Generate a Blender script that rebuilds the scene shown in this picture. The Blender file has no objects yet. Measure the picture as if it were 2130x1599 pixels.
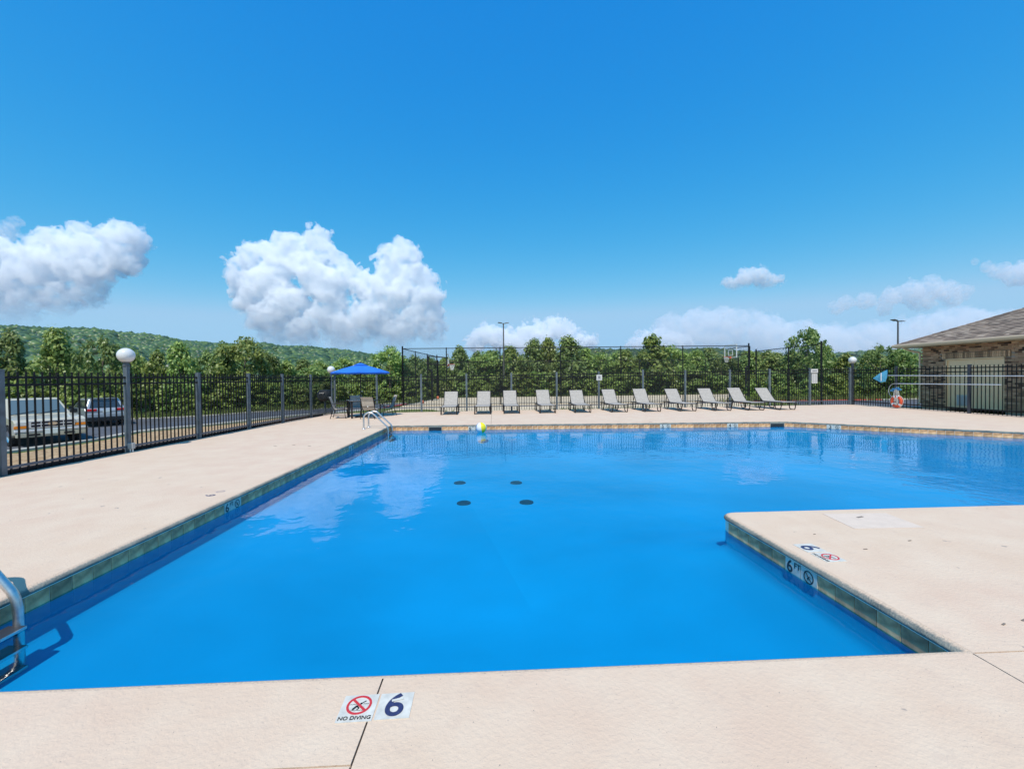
import bpy, bmesh, math, random
import numpy as np
from mathutils import Vector, Matrix

R = math.radians
random.seed(7)
rng = np.random.default_rng(11)
S = bpy.context.scene
C = S.collection

# ------------------------------------------------------------------ camera
F_PX, PITCH, ROLL, YAW, CAM_H = 880.0, R(.87), R(.65), R(2.55), 1.42
cd = bpy.data.cameras.new('camera')
cam = bpy.data.objects.new('camera', cd); C.objects.link(cam)
cd.sensor_width = 36.0; cd.lens = F_PX / 2130.0 * 36.0
cd.clip_start = .05; cd.clip_end = 12000
_r = Vector((math.cos(ROLL), 0, -math.sin(ROLL))); _u = Vector((math.sin(ROLL), 0, math.cos(ROLL))); _f = Vector((0, 1, 0))
_m = Matrix.Rotation(-YAW, 3, 'Z') @ Matrix.Rotation(-PITCH, 3, 'X')
_r, _u, _f = _m @ _r, _m @ _u, _m @ _f
cam.matrix_world = Matrix(((_r.x, _u.x, -_f.x, 0), (_r.y, _u.y, -_f.y, 0), (_r.z, _u.z, -_f.z, CAM_H), (0, 0, 0, 1)))
S.camera = cam

# ------------------------------------------------------------------ sky, sun, exposure
SUN_EL, SUN_AZ = R(58), R(190)          # azimuth clockwise from +Y: behind the camera, a little to its left
w = bpy.data.worlds.new('World'); S.world = w; w.use_nodes = True
nt = w.node_tree; nt.nodes.clear()
wo = nt.nodes.new('ShaderNodeOutputWorld'); bg = nt.nodes.new('ShaderNodeBackground')
sky = nt.nodes.new('ShaderNodeTexSky'); sky.sky_type = 'NISHITA'; sky.sun_disc = False
sky.sun_elevation = SUN_EL; sky.sun_rotation = SUN_AZ
sky.altitude = 300; sky.air_density = 1.0; sky.dust_density = .6; sky.ozone_density = 2.0
# the camera's rendering of a deep blue sky: one response curve per channel, the same in every direction
sr = nt.nodes.new('ShaderNodeSeparateColor'); cb = nt.nodes.new('ShaderNodeCombineColor'); nt.links.new(sky.outputs[0], sr.inputs[0])
for ch, (gain, gam, top) in enumerate(((.12, 2.6, 2.5), (1.40, .74, 4.4), (4.3, .2, 6.9))):
    pw = nt.nodes.new('ShaderNodeMath'); pw.operation = 'POWER'; pw.inputs[1].default_value = gam; mu = nt.nodes.new('ShaderNodeMath'); mu.operation = 'MULTIPLY'; mu.inputs[1].default_value = gain
    mn = nt.nodes.new('ShaderNodeMath'); mn.operation = 'SMOOTH_MIN'; mn.inputs[1].default_value = top; mn.inputs[2].default_value = .6
    nt.links.new(sr.outputs[ch], pw.inputs[0]); nt.links.new(pw.outputs[0], mu.inputs[0]); nt.links.new(mu.outputs[0], mn.inputs[0]); nt.links.new(mn.outputs[0], cb.inputs[ch])
nt.links.new(cb.outputs[0], bg.inputs[0]); bg.inputs[1].default_value = .13
nt.links.new(bg.outputs[0], wo.inputs[0])
sd = bpy.data.lights.new('sun', 'SUN'); sd.energy = 3.9; sd.angle = R(.53); sd.color = (1, .96, .90)
sun = bpy.data.objects.new('sun', sd); C.objects.link(sun)
_sv = Vector((math.sin(SUN_AZ) * math.cos(SUN_EL), math.cos(SUN_AZ) * math.cos(SUN_EL), math.sin(SUN_EL)))
sun.rotation_euler = _sv.to_track_quat('Z', 'Y').to_euler()
S.view_settings.view_transform = 'Standard'; S.view_settings.look = 'None'
S.view_settings.gamma = 1; S.view_settings.exposure = .12
cy = S.cycles
cy.use_denoising = True
cy.max_bounces = 34; cy.diffuse_bounces = 4; cy.glossy_bounces = 4; cy.transmission_bounces = 6
cy.transparent_max_bounces = 24; cy.volume_bounces = 32; cy.sample_clamp_indirect = 8
cy.caustics_reflective = False; cy.caustics_refractive = False

# ------------------------------------------------------------------ materials
MATS = {}
def mat(name, col, rough=.6, metal=0., var=0., vscale=3., bump=0., bscale=40., island=0., obj=0., spec=.5, col2=None, coat=0., detail=4.):
    if name in MATS: return MATS[name]
    m = bpy.data.materials.new(name); m.use_nodes = True
    t = m.node_tree; N = t.nodes; L = t.links
    p = N['Principled BSDF']
    p.inputs['Roughness'].default_value = rough; p.inputs['Metallic'].default_value = metal
    p.inputs['Specular IOR Level'].default_value = spec; p.inputs['Coat Weight'].default_value = coat
    c = (*col, 1)
    p.inputs['Base Color'].default_value = c
    src = None
    tc = N.new('ShaderNodeTexCoord')
    def mixrgb(a, b, fac):
        n = N.new('ShaderNodeMix'); n.data_type = 'RGBA'
        for k, v in ((6, a), (7, b)):
            if isinstance(v, tuple): n.inputs[k].default_value = v
            else: L.new(v, n.inputs[k])
        if isinstance(fac, float): n.inputs[0].default_value = fac
        else: L.new(fac, n.inputs[0])
        return n.outputs[2]
    if var or col2:
        nz = N.new('ShaderNodeTexNoise'); nz.inputs['Scale'].default_value = vscale; nz.inputs['Detail'].default_value = detail
        L.new(tc.outputs['Object'], nz.inputs['Vector'])
        mr = N.new('ShaderNodeMapRange'); mr.inputs[1].default_value = .3; mr.inputs[2].default_value = .7
        L.new(nz.outputs[0], mr.inputs[0])
        lo = (*[v * (1 - var) for v in col], 1); hi = (*(col2 if col2 else [min(1, v * (1 + var)) for v in col]), 1)
        src = mixrgb(lo, hi, mr.outputs[0])
    if island or obj:
        if island:
            g = N.new('ShaderNodeNewGeometry'); rv = g.outputs['Random Per Island']; amt = island
        else:
            g = N.new('ShaderNodeObjectInfo'); rv = g.outputs['Random']; amt = obj
        h = N.new('ShaderNodeHueSaturation')
        mr = N.new('ShaderNodeMapRange'); mr.inputs[3].default_value = 1 - amt; mr.inputs[4].default_value = 1 + amt
        L.new(rv, mr.inputs[0]); L.new(mr.outputs[0], h.inputs['Value'])
        if src is None: h.inputs['Color'].default_value = c
        else: L.new(src, h.inputs['Color'])
        src = h.outputs[0]
    if src is not None: L.new(src, p.inputs['Base Color'])
    if bump:
        nz = N.new('ShaderNodeTexNoise'); nz.inputs['Scale'].default_value = bscale; nz.inputs['Detail'].default_value = 4
        L.new(tc.outputs['Object'], nz.inputs['Vector'])
        b = N.new('ShaderNodeBump'); b.inputs['Strength'].default_value = 1.; b.inputs['Distance'].default_value = bump
        L.new(nz.outputs[0], b.inputs['Height']); L.new(b.outputs[0], p.inputs['Normal'])
    MATS[name] = m
    return m

def leaf_mat(name, col, col2, trans=.45, objvar=.2):
    m = bpy.data.materials.new(name); m.use_nodes = True
    t = m.node_tree; N = t.nodes; L = t.links; N.clear()
    o = N.new('ShaderNodeOutputMaterial'); d = N.new('ShaderNodeBsdfPrincipled'); tr = N.new('ShaderNodeBsdfTranslucent')
    d.inputs['Roughness'].default_value = .42; d.inputs['Specular IOR Level'].default_value = .5
    g = N.new('ShaderNodeNewGeometry'); oi = N.new('ShaderNodeObjectInfo')
    mx = N.new('ShaderNodeMix'); mx.data_type = 'RGBA'; mx.inputs[6].default_value = (*col, 1); mx.inputs[7].default_value = (*col2, 1)
    L.new(g.outputs['Random Per Island'], mx.inputs[0])
    h = N.new('ShaderNodeHueSaturation'); mr = N.new('ShaderNodeMapRange'); mr.inputs[3].default_value = 1 - objvar; mr.inputs[4].default_value = 1 + objvar
    L.new(oi.outputs['Random'], mr.inputs[0]); L.new(mr.outputs[0], h.inputs['Value']); L.new(mx.outputs[2], h.inputs['Color'])
    mr2 = N.new('ShaderNodeMapRange'); mr2.inputs[3].default_value = .485; mr2.inputs[4].default_value = .515
    L.new(oi.outputs['Random'], mr2.inputs[0]); L.new(mr2.outputs[0], h.inputs['Hue'])
    ms = N.new('ShaderNodeMixShader'); ms.inputs[0].default_value = trans
    L.new(h.outputs[0], d.inputs['Base Color']); L.new(h.outputs[0], tr.inputs['Color'])
    L.new(d.outputs[0], ms.inputs[1]); L.new(tr.outputs[0], ms.inputs[2]); L.new(ms.outputs[0], o.inputs[0])
    return m

# ------------------------------------------------------------------ mesh helpers
class MB:
    def __init__(s): s.v = []; s.f = []
    def add(s, v, f):
        o = len(s.v); s.v += [tuple(p) for p in v]; s.f += [tuple(i + o for i in q) for q in f]; return s
    def box(s, c, d, rz=0., bev=0.):
        x, y, z = (k / 2 for k in d)
        P = [(-x, -y, -z), (x, -y, -z), (x, y, -z), (-x, y, -z), (-x, -y, z), (x, -y, z), (x, y, z), (-x, y, z)]
        ca, sa = math.cos(rz), math.sin(rz)
        P = [(c[0] + a * ca - b * sa, c[1] + a * sa + b * ca, c[2] + e) for a, b, e in P]
        return s.add(P, [(0, 3, 2, 1), (4, 5, 6, 7), (0, 1, 5, 4), (1, 2, 6, 5), (2, 3, 7, 6), (3, 0, 4, 7)])
    def hexa(s, P):       # eight corners: bottom 4, top 4
        return s.add(P, [(0, 3, 2, 1), (4, 5, 6, 7), (0, 1, 5, 4), (1, 2, 6, 5), (2, 3, 7, 6), (3, 0, 4, 7)])
    def prism(s, poly, z0, z1):
        n = len(poly); P = [(x, y, z0) for x, y in poly] + [(x, y, z1) for x, y in poly]
        return s.add(P, [tuple(range(n - 1, -1, -1)), tuple(range(n, 2 * n))] + [(i, (i + 1) % n, n + (i + 1) % n, n + i) for i in range(n)])
    def prism_y(s, poly, y0, y1):   # profile in x,z swept along y
        n = len(poly); P = [(x, y0, z) for x, z in poly] + [(x, y1, z) for x, z in poly]
        return s.add(P, [tuple(range(n)), tuple(range(2 * n - 1, n - 1, -1))] + [(i, n + i, n + (i + 1) % n, (i + 1) % n) for i in range(n)])
    def tube(s, pts, r, n=8, closed=False, cap=True):
        pts = [Vector(p) for p in pts]; k = len(pts); rings = []
        up = None
        for i, p in enumerate(pts):
            if closed: d = pts[(i + 1) % k] - pts[i - 1]
            else: d = pts[min(i + 1, k - 1)] - pts[max(i - 1, 0)]
            d.normalize()
            if up is None:
                a = Vector((0, 0, 1)) if abs(d.z) < .9 else Vector((1, 0, 0))
            else: a = up
            q = d.cross(a).normalized(); a = q.cross(d).normalized(); up = a
            rr = r[i] if isinstance(r, (list, tuple)) else r
            rings.append([p + q * rr * math.cos(2 * math.pi * j / n) + a * rr * math.sin(2 * math.pi * j / n) for j in range(n)])
        V = [v for g in rings for v in g]; Fc = []
        for i in range(k if closed else k - 1):
            for j in range(n):
                a, b = i * n, ((i + 1) % k) * n
                Fc.append((a + j, a + (j + 1) % n, b + (j + 1) % n, b + j))
        if cap and not closed: Fc += [tuple(range(n - 1, -1, -1)), tuple(range((k - 1) * n, k * n))]
        return s.add(V, Fc)
    def lathe(s, prof, n=24, c=(0, 0, 0), axis='z'):
        V = []; Fc = []
        for r, z in prof:
            for j in range(n):
                a = 2 * math.pi * j / n; x, y = r * math.cos(a), r * math.sin(a)
                p = (x, y, z) if axis == 'z' else ((z, x, y) if axis == 'x' else (x, z, y))
                V.append((p[0] + c[0], p[1] + c[1], p[2] + c[2]))
        for i in range(len(prof) - 1):
            for j in range(n):
                a, b = i * n, (i + 1) * n
                q = (a + j, a + (j + 1) % n, b + (j + 1) % n, b + j)
                Fc.append(q if axis != 'y' else q[::-1])
        return s.add(V, Fc)
    def mesh(s, name, smooth=False, auto=None):
        me = bpy.data.meshes.new(name); me.from_pydata(s.v, [], s.f)
        if smooth:
            for p in me.polygons: p.use_smooth = True
        bm = bmesh.new(); bm.from_mesh(me); bmesh.ops.recalc_face_normals(bm, faces=bm.faces)
        if auto:
            for e in bm.edges:
                if len(e.link_faces) == 2 and e.calc_face_angle(0) > auto: e.smooth = False
        bm.to_mesh(me); bm.free()
        return me
    def build(s, name, m, parent=None, smooth=False, auto=None, bevel=0.):
        me = s.mesh(name, smooth, auto); o = bpy.data.objects.new(name, me); C.objects.link(o)
        if m: me.materials.append(m)
        if parent: o.parent = parent
        if bevel:
            b = o.modifiers.new('b', 'BEVEL'); b.width = bevel; b.segments = 2; b.limit_method = 'ANGLE'; b.angle_limit = R(30)
        return o

def raw(name, V, Fq, m, parent=None):
    me = bpy.data.meshes.new(name)
    V = np.asarray(V, np.float32); Fq = np.asarray(Fq, np.int32); k = Fq.shape[1]
    me.vertices.add(len(V)); me.vertices.foreach_set('co', V.ravel())
    me.loops.add(Fq.size); me.loops.foreach_set('vertex_index', Fq.ravel())
    me.polygons.add(len(Fq)); me.polygons.foreach_set('loop_start', np.arange(0, Fq.size, k, dtype=np.int32))
    me.update(calc_edges=True); me.validate()
    if m: me.materials.append(m)
    if name is None: return me
    o = bpy.data.objects.new(name, me); C.objects.link(o)
    if parent: o.parent = parent
    return o

def tag(o, label=None, cat=None, group=None, kind=None):
    if label: o['label'] = label
    if cat: o['category'] = cat
    if group: o['group'] = group
    if kind: o['kind'] = kind
    return o
def thing(name, label, cat, loc=(0, 0, 0), rz=0., group=None):
    o = bpy.data.objects.new(name, None); C.objects.link(o); o.location = loc; o.rotation_euler = (0, 0, rz); o.empty_display_size = .2
    return tag(o, label, cat, group)
def part(name, me, parent, loc=(0, 0, 0), rz=0.):
    o = bpy.data.objects.new(name, me); C.objects.link(o); o.parent = parent; o.location = loc; o.rotation_euler = (0, 0, rz); return o
def dup(root, loc, rz, label, group=None):
    r = root.copy(); C.objects.link(r); r.location = loc; r.rotation_euler = (0, 0, rz); r['label'] = label
    if group: r['group'] = group
    for ch in list(root.children):
        c = ch.copy(); C.objects.link(c); c.parent = r
        for g in ch.children:
            d = g.copy(); C.objects.link(d); d.parent = c
    return r
def arc(cx, cz, r, a0, a1, n): return [(cx + r * math.cos(R(a0 + (a1 - a0) * i / n)), cz + r * math.sin(R(a0 + (a1 - a0) * i / n))) for i in range(n + 1)]
def offset(poly, d):       # CCW polygon, d > 0 outward
    n = len(poly); out = []
    for i in range(n):
        p, q, s = Vector(poly[i - 1]), Vector(poly[i]), Vector(poly[(i + 1) % n])
        e1 = (q - p).normalized(); e2 = (s - q).normalized()
        n1 = Vector((e1.y, -e1.x)); n2 = Vector((e2.y, -e2.x)); b = (n1 + n2).normalized()
        k = max(.3, b.dot(n1)); out.append(tuple(q + b * d / k))
    return out

# ------------------------------------------------------------------ palette
M_deck = None
M_black = mat('black_powder_coat', (.008, .008, .009), .55, spec=.25, var=.15, vscale=9)
M_slate = mat('slate_post_paint', (.10, .125, .145), .5, var=.25, vscale=6, bump=.002, bscale=60)
M_steel = mat('brushed_steel', (.66, .65, .63), .34, 1., var=.12, vscale=30)
M_alu = mat('aluminium_pole', (.72, .73, .74), .4, .6)
M_brown = mat('bronze_frame', (.022, .017, .016), .5, var=.1, spec=.35)
M_white = mat('white_plastic', (.78, .78, .76), .4)
M_cream = mat('cream_paint', (.96, .68, .40), .5, var=.04, vscale=2)
M_red = mat('safety_red', (.55, .03, .035), .5)
M_navy = mat('navy_print', (.03, .035, .10), .5, var=.25, vscale=60)
M_ink = mat('black_print', (.01, .012, .014), .45)
M_rubber = mat('tyre_rubber', (.015, .015, .016), .8)
M_asphalt = mat('asphalt', (.085, .088, .098), .9, var=.22, vscale=.6, bump=.004, bscale=150)
M_kerb = mat('kerb_concrete', (.42, .39, .33), .85, var=.12, vscale=2, bump=.002, bscale=80)
M_kerbred = mat('fire_lane_red', (.50, .07, .05), .7, var=.2, vscale=2)
M_glass = mat('dark_car_glass', (.03, .04, .05), .04, spec=1.)

def deck_material():
    m = bpy.data.materials.new('textured_deck_coating'); m.use_nodes = True
    t = m.node_tree; N = t.nodes; L = t.links; p = N['Principled BSDF']; tc = N.new('ShaderNodeTexCoord')
    def noise(sc, det, rgh=.5):
        n = N.new('ShaderNodeTexNoise'); n.inputs['Scale'].default_value = sc; n.inputs['Detail'].default_value = det; n.inputs['Roughness'].default_value = rgh
        L.new(tc.outputs['Object'], n.inputs['Vector']); return n.outputs[0]
    def mr(x, a, b, c=0., d=1.):
        n = N.new('ShaderNodeMapRange'); n.inputs[1].default_value = a; n.inputs[2].default_value = b; n.inputs[3].default_value = c; n.inputs[4].default_value = d
        L.new(x, n.inputs[0]); return n.outputs[0]
    def mix(a, b, f, bt='MIX'):
        n = N.new('ShaderNodeMix'); n.data_type = 'RGBA'; n.blend_type = bt
        for k, v in ((6, a), (7, b)):
            if isinstance(v, tuple): n.inputs[k].default_value = (*v, 1)
            else: L.new(v, n.inputs[k])
        L.new(f, n.inputs[0]); return n.outputs[2]
    big = mr(noise(.35, 3), .35, .65); mid = mr(noise(2.2, 5, .6), .35, .7)
    c = mix((.638, .472, .338), (.638, .456, .338), big)          # warm tan and pinkish areas of the coating
    c = mix(c, (.68, .528, .392), mid)
    c = mix(c, (.53, .40, .31), mr(noise(7, 6, .7), .56, .78, 0, .55))    # wear blotches
    c = mix(c, (.20, .175, .16), mr(noise(85, 2), .70, .76, 0, .75))       # dark pits
    c = mix(c, (.26, .22, .20), mr(noise(9, 2), .735, .76, 0, .7))         # scattered stains
    L.new(c, p.inputs['Base Color']); p.inputs['Roughness'].default_value = .85; p.inputs['Specular IOR Level'].default_value = .3
    b = N.new('ShaderNodeBump'); b.inputs['Distance'].default_value = .0009; b.inputs['Strength'].default_value = 1
    ad = N.new('ShaderNodeMath'); ad.operation = 'ADD'
    L.new(mr(noise(42, 4), .42, .62), ad.inputs[0]); L.new(mr(noise(130, 3), .35, .7, 0, .45), ad.inputs[1])
    L.new(ad.outputs[0], b.inputs['Height']); L.new(b.outputs[0], p.inputs['Normal'])
    return m
M_deck = deck_material()

# ------------------------------------------------------------------ ground and roads
CTRL = np.array([(-8.2, 2, -.3), (-8, 9, -.3), (-7.8, 14, -.28), (-7.2, 18, -.24), (-4, 19.6, -.2), (5, 19.8, -.2), (16, 20, -.2), (17.6, 16, -.15), (18, 9, -.15),
    (-11, 10, -.5), (-15, 15, -.74), (-12.5, 19, -.62), (-16.5, 8, -.8), (-22.5, 26, -1.22), (-24, 29, -1.1), (-30, 27, -1.4), (-14, 37, -1.05), (-7, 29, -.5), (-9, 25, -.56), (-5, 25, -.42),
    (-5, 31, -.6), (0, 26, -.5), (8, 26, -.5), (15, 26, -.45), (16, 40, -.7), (-3, 42, -.7), (6, 42, -.7), (6, 34, -.6), (20, 25, -.36), (25, 27, -.38), (30, 29, -.36), (22, 32, -.5), (25, 20, -.3), (22, 14, -.15), (30, 12, -.2),
    (-8, 44, -1.0), (10, 50, -1.), (30, 45, -.8), (-30, 38, -1.5), (-45, 20, -1.8), (-25, 5, -1.2), (0, 70, -2), (60, 60, -2), (-60, 60, -2.5), (70, 10, -1), (-80, 0, -2.5), (0, 140, -3), (120, 120, -3), (-120, 120, -3), (0, -20, -.3), (0, -80, -.5)])
def gz(x, y):
    x = np.asarray(x, float); y = np.asarray(y, float)
    d = (x[..., None] - CTRL[:, 0]) ** 2 + (y[..., None] - CTRL[:, 1]) ** 2 + .3
    wgt = d ** -1.6
    return (wgt * CTRL[:, 2]).sum(-1) / wgt.sum(-1)
def graded(lo, hi, dlo, dhi, step, far):
    a = list(np.arange(dlo, dhi + 1e-6, step)); s = step; v = dhi
    while v < hi: s *= 1.25; v += min(s, far); a.append(v)
    s = step; v = dlo
    while v > lo: s *= 1.25; v -= min(s, far); a.insert(0, v)
    return np.array(a)
def sheet(name, xs, ys, zf, m, keep=None):
    X, Y = np.meshgrid(xs, ys); Z = zf(X, Y); n, k = X.shape
    V = np.stack([X, Y, Z], -1).reshape(-1, 3)
    i, j = np.meshgrid(np.arange(k - 1), np.arange(n - 1)); a = j * k + i
    Fq = np.stack([a, a + 1, a + k + 1, a + k], -1).reshape(-1, 4)
    if keep is not None:
        cx = V[Fq].mean(1); Fq = Fq[keep(cx[:, 0], cx[:, 1])]
        u, inv = np.unique(Fq, return_inverse=True); V = V[u]; Fq = inv.reshape(Fq.shape)
    o = raw(name, V, Fq, m)
    for p in o.data.polygons: p.use_smooth = True
    return o
def ground_z(X, Y):
    Z = gz(X, Y)
    dx = np.minimum(X + 7.6, 16.9 - X); dy = np.minimum(Y + 4, 18.4 - Y); d = np.minimum(dx, dy)
    Z = np.where(d > 1.0, -2.2, np.where(d > .3, np.minimum(Z, -.4), Z))
    court = (X > -6.6) & (X < 27) & (Y > 29) & (Y < 40.8)
    Z = np.where(court, np.minimum(Z, -.62), Z)
    return Z
def ground_material():
    m = bpy.data.materials.new('grass_and_soil'); m.use_nodes = True
    t = m.node_tree; N = t.nodes; L = t.links; p = N['Principled BSDF']; tc = N.new('ShaderNodeTexCoord')
    n1 = N.new('ShaderNodeTexNoise'); n1.inputs['Scale'].default_value = 1.2; n1.inputs['Detail'].default_value = 6
    n2 = N.new('ShaderNodeTexNoise'); n2.inputs['Scale'].default_value = 14; n2.inputs['Detail'].default_value = 5
    for n in (n1, n2): L.new(tc.outputs['Object'], n.inputs['Vector'])
    r = N.new('ShaderNodeValToRGB'); r.color_ramp.elements[0].position = .35; r.color_ramp.elements[1].position = .68
    r.color_ramp.elements[0].color = (.07, .11, .025, 1); r.color_ramp.elements[1].color = (.17, .17, .06, 1)
    a = N.new('ShaderNodeMath'); a.operation = 'ADD'; a.use_clamp = True
    s = N.new('ShaderNodeMath'); s.operation = 'MULTIPLY_ADD'; s.inputs[1].default_value = .5; s.inputs[2].default_value = -.25
    L.new(n2.outputs[0], s.inputs[0]); L.new(n1.outputs[0], a.inputs[0]); L.new(s.outputs[0], a.inputs[1]); L.new(a.outputs[0], r.inputs[0])
    L.new(r.outputs[0], p.inputs['Base Color']); p.inputs['Roughness'].default_value = .95; p.inputs['Specular IOR Level'].default_value = .1
    b = N.new('ShaderNodeBump'); b.inputs['Distance'].default_value = .05; L.new(n2.outputs[0], b.inputs['Height']); L.new(b.outputs[0], p.inputs['Normal'])
    return m
tag(sheet('ground', graded(-420, 420, -30, 34, .5, 30), graded(-120, 420, -6, 48, .5, 30), ground_z, ground_material()), kind='structure')

def in_poly(poly):
    P = np.array(poly)
    def f(x, y):
        c = np.zeros(np.shape(x), bool)
        for i in range(len(P)):
            (x1, y1), (x2, y2) = P[i - 1], P[i]
            hit = (y1 > y) != (y2 > y)
            with np.errstate(divide='ignore', invalid='ignore'):
                xi = (x2 - x1) * (y - y1) / (y2 - y1) + x1
            c ^= hit & (x < xi)
        return c
    return f
ROAD = [(-17.6, 3), (-15.4, 12), (-14.6, 18), (-12.3, 21.5), (-10.4, 24.6), (-8.9, 26.4), (-7.4, 28.2), (-7.0, 44), (-13.2, 38.8), (-17.6, 33.6), (-22.6, 30.6), (-28, 28.6), (-40, 26), (-46, 10), (-40, 2)]
tag(sheet('road', np.arange(-46, -6.8, .22), np.arange(2, 44.1, .22), lambda X, Y: gz(X, Y) + .02, M_asphalt, in_poly(ROAD)), kind='structure')
RROAD = [(18.2, 21.4), (21, 18.8), (44, 14), (46, 27), (31, 27.6), (26, 27.6), (18.6, 27.4)]
rr = sheet('road', np.arange(18, 46.1, .3), np.arange(14, 28.1, .3), lambda X, Y: gz(X, Y) + .02, M_asphalt, in_poly(RROAD)); tag(rr, kind='structure')
M_gravel = mat('orange_gravel', (.46, .22, .08), .95, var=.5, vscale=9, bump=.02, bscale=22, col2=(.56, .40, .22), detail=8)
STRIP = [(-8.3, 2), (-16.6, 2), (-14.9, 12), (-14.2, 17.7), (-11.9, 21.2), (-10, 24.2), (-8.7, 25.8), (-7.2, 18.4)]
tag(sheet('gravel_strip', np.arange(-16.6, -7, .2), np.arange(2, 26, .2), lambda X, Y: gz(X, Y) + .012, M_gravel, in_poly(STRIP)), kind='structure')

def ribbon(name, pts, wd, h, m, drop=.25, z=None):
    V = []; Fc = []
    for i, p in enumerate(pts):
        p = Vector(p); d = (Vector(pts[min(i + 1, len(pts) - 1)]) - Vector(pts[max(i - 1, 0)])).normalized(); nrm = Vector((-d.y, d.x)) * wd / 2
        zz = float(gz(p.x, p.y)) if z is None else z
        a, b = p + nrm, p - nrm
        V += [(a.x, a.y, zz - drop), (a.x, a.y, zz + h), (b.x, b.y, zz + h), (b.x, b.y, zz - drop)]
    for i in range(len(pts) - 1):
        for j in range(4): Fc.append((4 * i + j, 4 * i + (j + 1) % 4, 4 * i + 4 + (j + 1) % 4, 4 * i + 4 + j))
    Fc += [(0, 3, 2, 1), tuple(4 * (len(pts) - 1) + j for j in range(4))]
    return MB().add(V, Fc).build(name, m, bevel=.015)
def dense(pts, st=.6):
    out = []
    for a, b in zip(pts, pts[1:]):
        n = max(1, int(math.dist(a, b) / st)); out += [(a[0] + (b[0] - a[0]) * i / n, a[1] + (b[1] - a[1]) * i / n) for i in range(n)]
    return out + [pts[-1]]
for pts, m, lab in (
    ([(-40, 26), (-28, 28.6), (-22.6, 30.6), (-17.6, 33.6), (-13.2, 38.8), (-8.5, 43)], M_kerb, 'pale concrete kerb along the far side of the left road'),
    ([(-17.6, 3), (-15.4, 12), (-14.6, 18), (-12.3, 21.5), (-10.4, 24.6), (-8.9, 26.4), (-7.4, 28.2)], M_kerb, 'pale concrete kerb between orange gravel and left asphalt road'),
    ([(-7.3, 28.4), (-6.9, 34)], M_kerbred, 'red painted kerb behind the dining chairs by court corner'),
    ([(16.5, 27.9), (22, 27.75), (26.4, 27.75)], M_kerbred, 'red painted kerb beyond the road right of the court'),
    ([(26.5, 27.75), (31, 27.75), (46, 27.2)], M_kerb, 'pale kerb beyond the right road, behind the orange life ring'),
    ([(18.0, 21.6), (20.8, 19.0), (26, 17.6)], M_kerb, 'pale kerb at the near side of right road behind fence')):
    tag(ribbon('kerb', dense(pts), .3, .08, m), lab, 'kerb')

# ------------------------------------------------------------------ pool
W_Z = -.155
P0 = [(-3.25, 2.05), (2.39, 2.05), (2.345, 4.29), (14.5, 4.27), (14.5, 7.95), (8.99, 12.56), (-3.18, 13.2)]
def fillet(poly, idx, r, n=6):
    q = Vector(poly[idx]); a = (Vector(poly[idx - 1]) - q).normalized(); b = (Vector(poly[(idx + 1) % len(poly)]) - q).normalized()
    out = []
    for i in range(n + 1):
        t = i / n; p = q + a * r * (1 - t) ** 2 + b * r * t ** 2
        out.append(tuple(p))
    return poly[:idx] + out + poly[idx + 1:]
POOL = fillet(P0, 2, .16)
def loft(poly, prof, name, m, parent=None, smooth=True, closed_floor=False):
    n = len(poly); V = []; Fc = []
    for o, z in prof: V += [(x, y, z) for x, y in offset(poly, o)]
    for i in range(len(prof) - 1):
        for j in range(n): Fc.append((i * n + j, i * n + (j + 1) % n, (i + 1) * n + (j + 1) % n, (i + 1) * n + j))
    if closed_floor: Fc.append(tuple(range((len(prof) - 1) * n, len(prof) * n)))
    o = MB().add(V, Fc).build(name, m, parent)
    if smooth:
        for e in o.data.polygons: e.use_smooth = True
        bm = bmesh.new(); bm.from_mesh(o.data)
        for e in bm.edges:
            if len(e.link_faces) == 2 and e.calc_face_angle(0) > R(50): e.smooth = False
        bm.to_mesh(o.data); bm.free()
    return o
M_plaster = mat('blue_pool_plaster', (.20, .51, .74), .7, var=.13, vscale=.45)
pool = loft(POOL, [(0, -.166), (0, -.31), (-.07, -.37), (-.5, -.46), (-1.2, -.66), (-2.0, -.85)], 'pool_basin', M_plaster, None, closed_floor=True)
tag(pool, kind='structure')
M_grout = mat('pale_grout', (.82, .78, .66), .8, var=.12, vscale=6)
loft(POOL, [(.03, -.045), (-.007, -.046), (-.007, -.0515), (.0, -.052), (.0, -.168)], 'wall_band', M_grout, pool, smooth=False)
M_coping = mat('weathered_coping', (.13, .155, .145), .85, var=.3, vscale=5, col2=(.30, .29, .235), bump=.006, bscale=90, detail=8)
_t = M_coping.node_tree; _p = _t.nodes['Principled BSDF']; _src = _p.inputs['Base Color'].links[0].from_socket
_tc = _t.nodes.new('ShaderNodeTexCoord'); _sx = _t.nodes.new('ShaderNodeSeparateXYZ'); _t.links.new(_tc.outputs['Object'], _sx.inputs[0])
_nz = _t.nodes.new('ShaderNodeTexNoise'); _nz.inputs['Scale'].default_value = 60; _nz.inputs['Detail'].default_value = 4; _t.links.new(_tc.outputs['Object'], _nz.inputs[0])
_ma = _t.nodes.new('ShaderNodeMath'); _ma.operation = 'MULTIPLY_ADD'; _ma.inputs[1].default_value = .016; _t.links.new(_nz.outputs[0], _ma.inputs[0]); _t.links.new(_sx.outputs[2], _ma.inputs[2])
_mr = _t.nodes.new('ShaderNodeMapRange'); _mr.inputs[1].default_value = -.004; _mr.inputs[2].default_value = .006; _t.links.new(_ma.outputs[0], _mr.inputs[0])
_mx = _t.nodes.new('ShaderNodeMix'); _mx.data_type = 'RGBA'; _t.links.new(_mr.outputs[0], _mx.inputs[0]); _t.links.new(_src, _mx.inputs[6]); _mx.inputs[7].default_value = (.638, .472, .338, 1); _t.links.new(_mx.outputs[2], _p.inputs['Base Color'])
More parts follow.
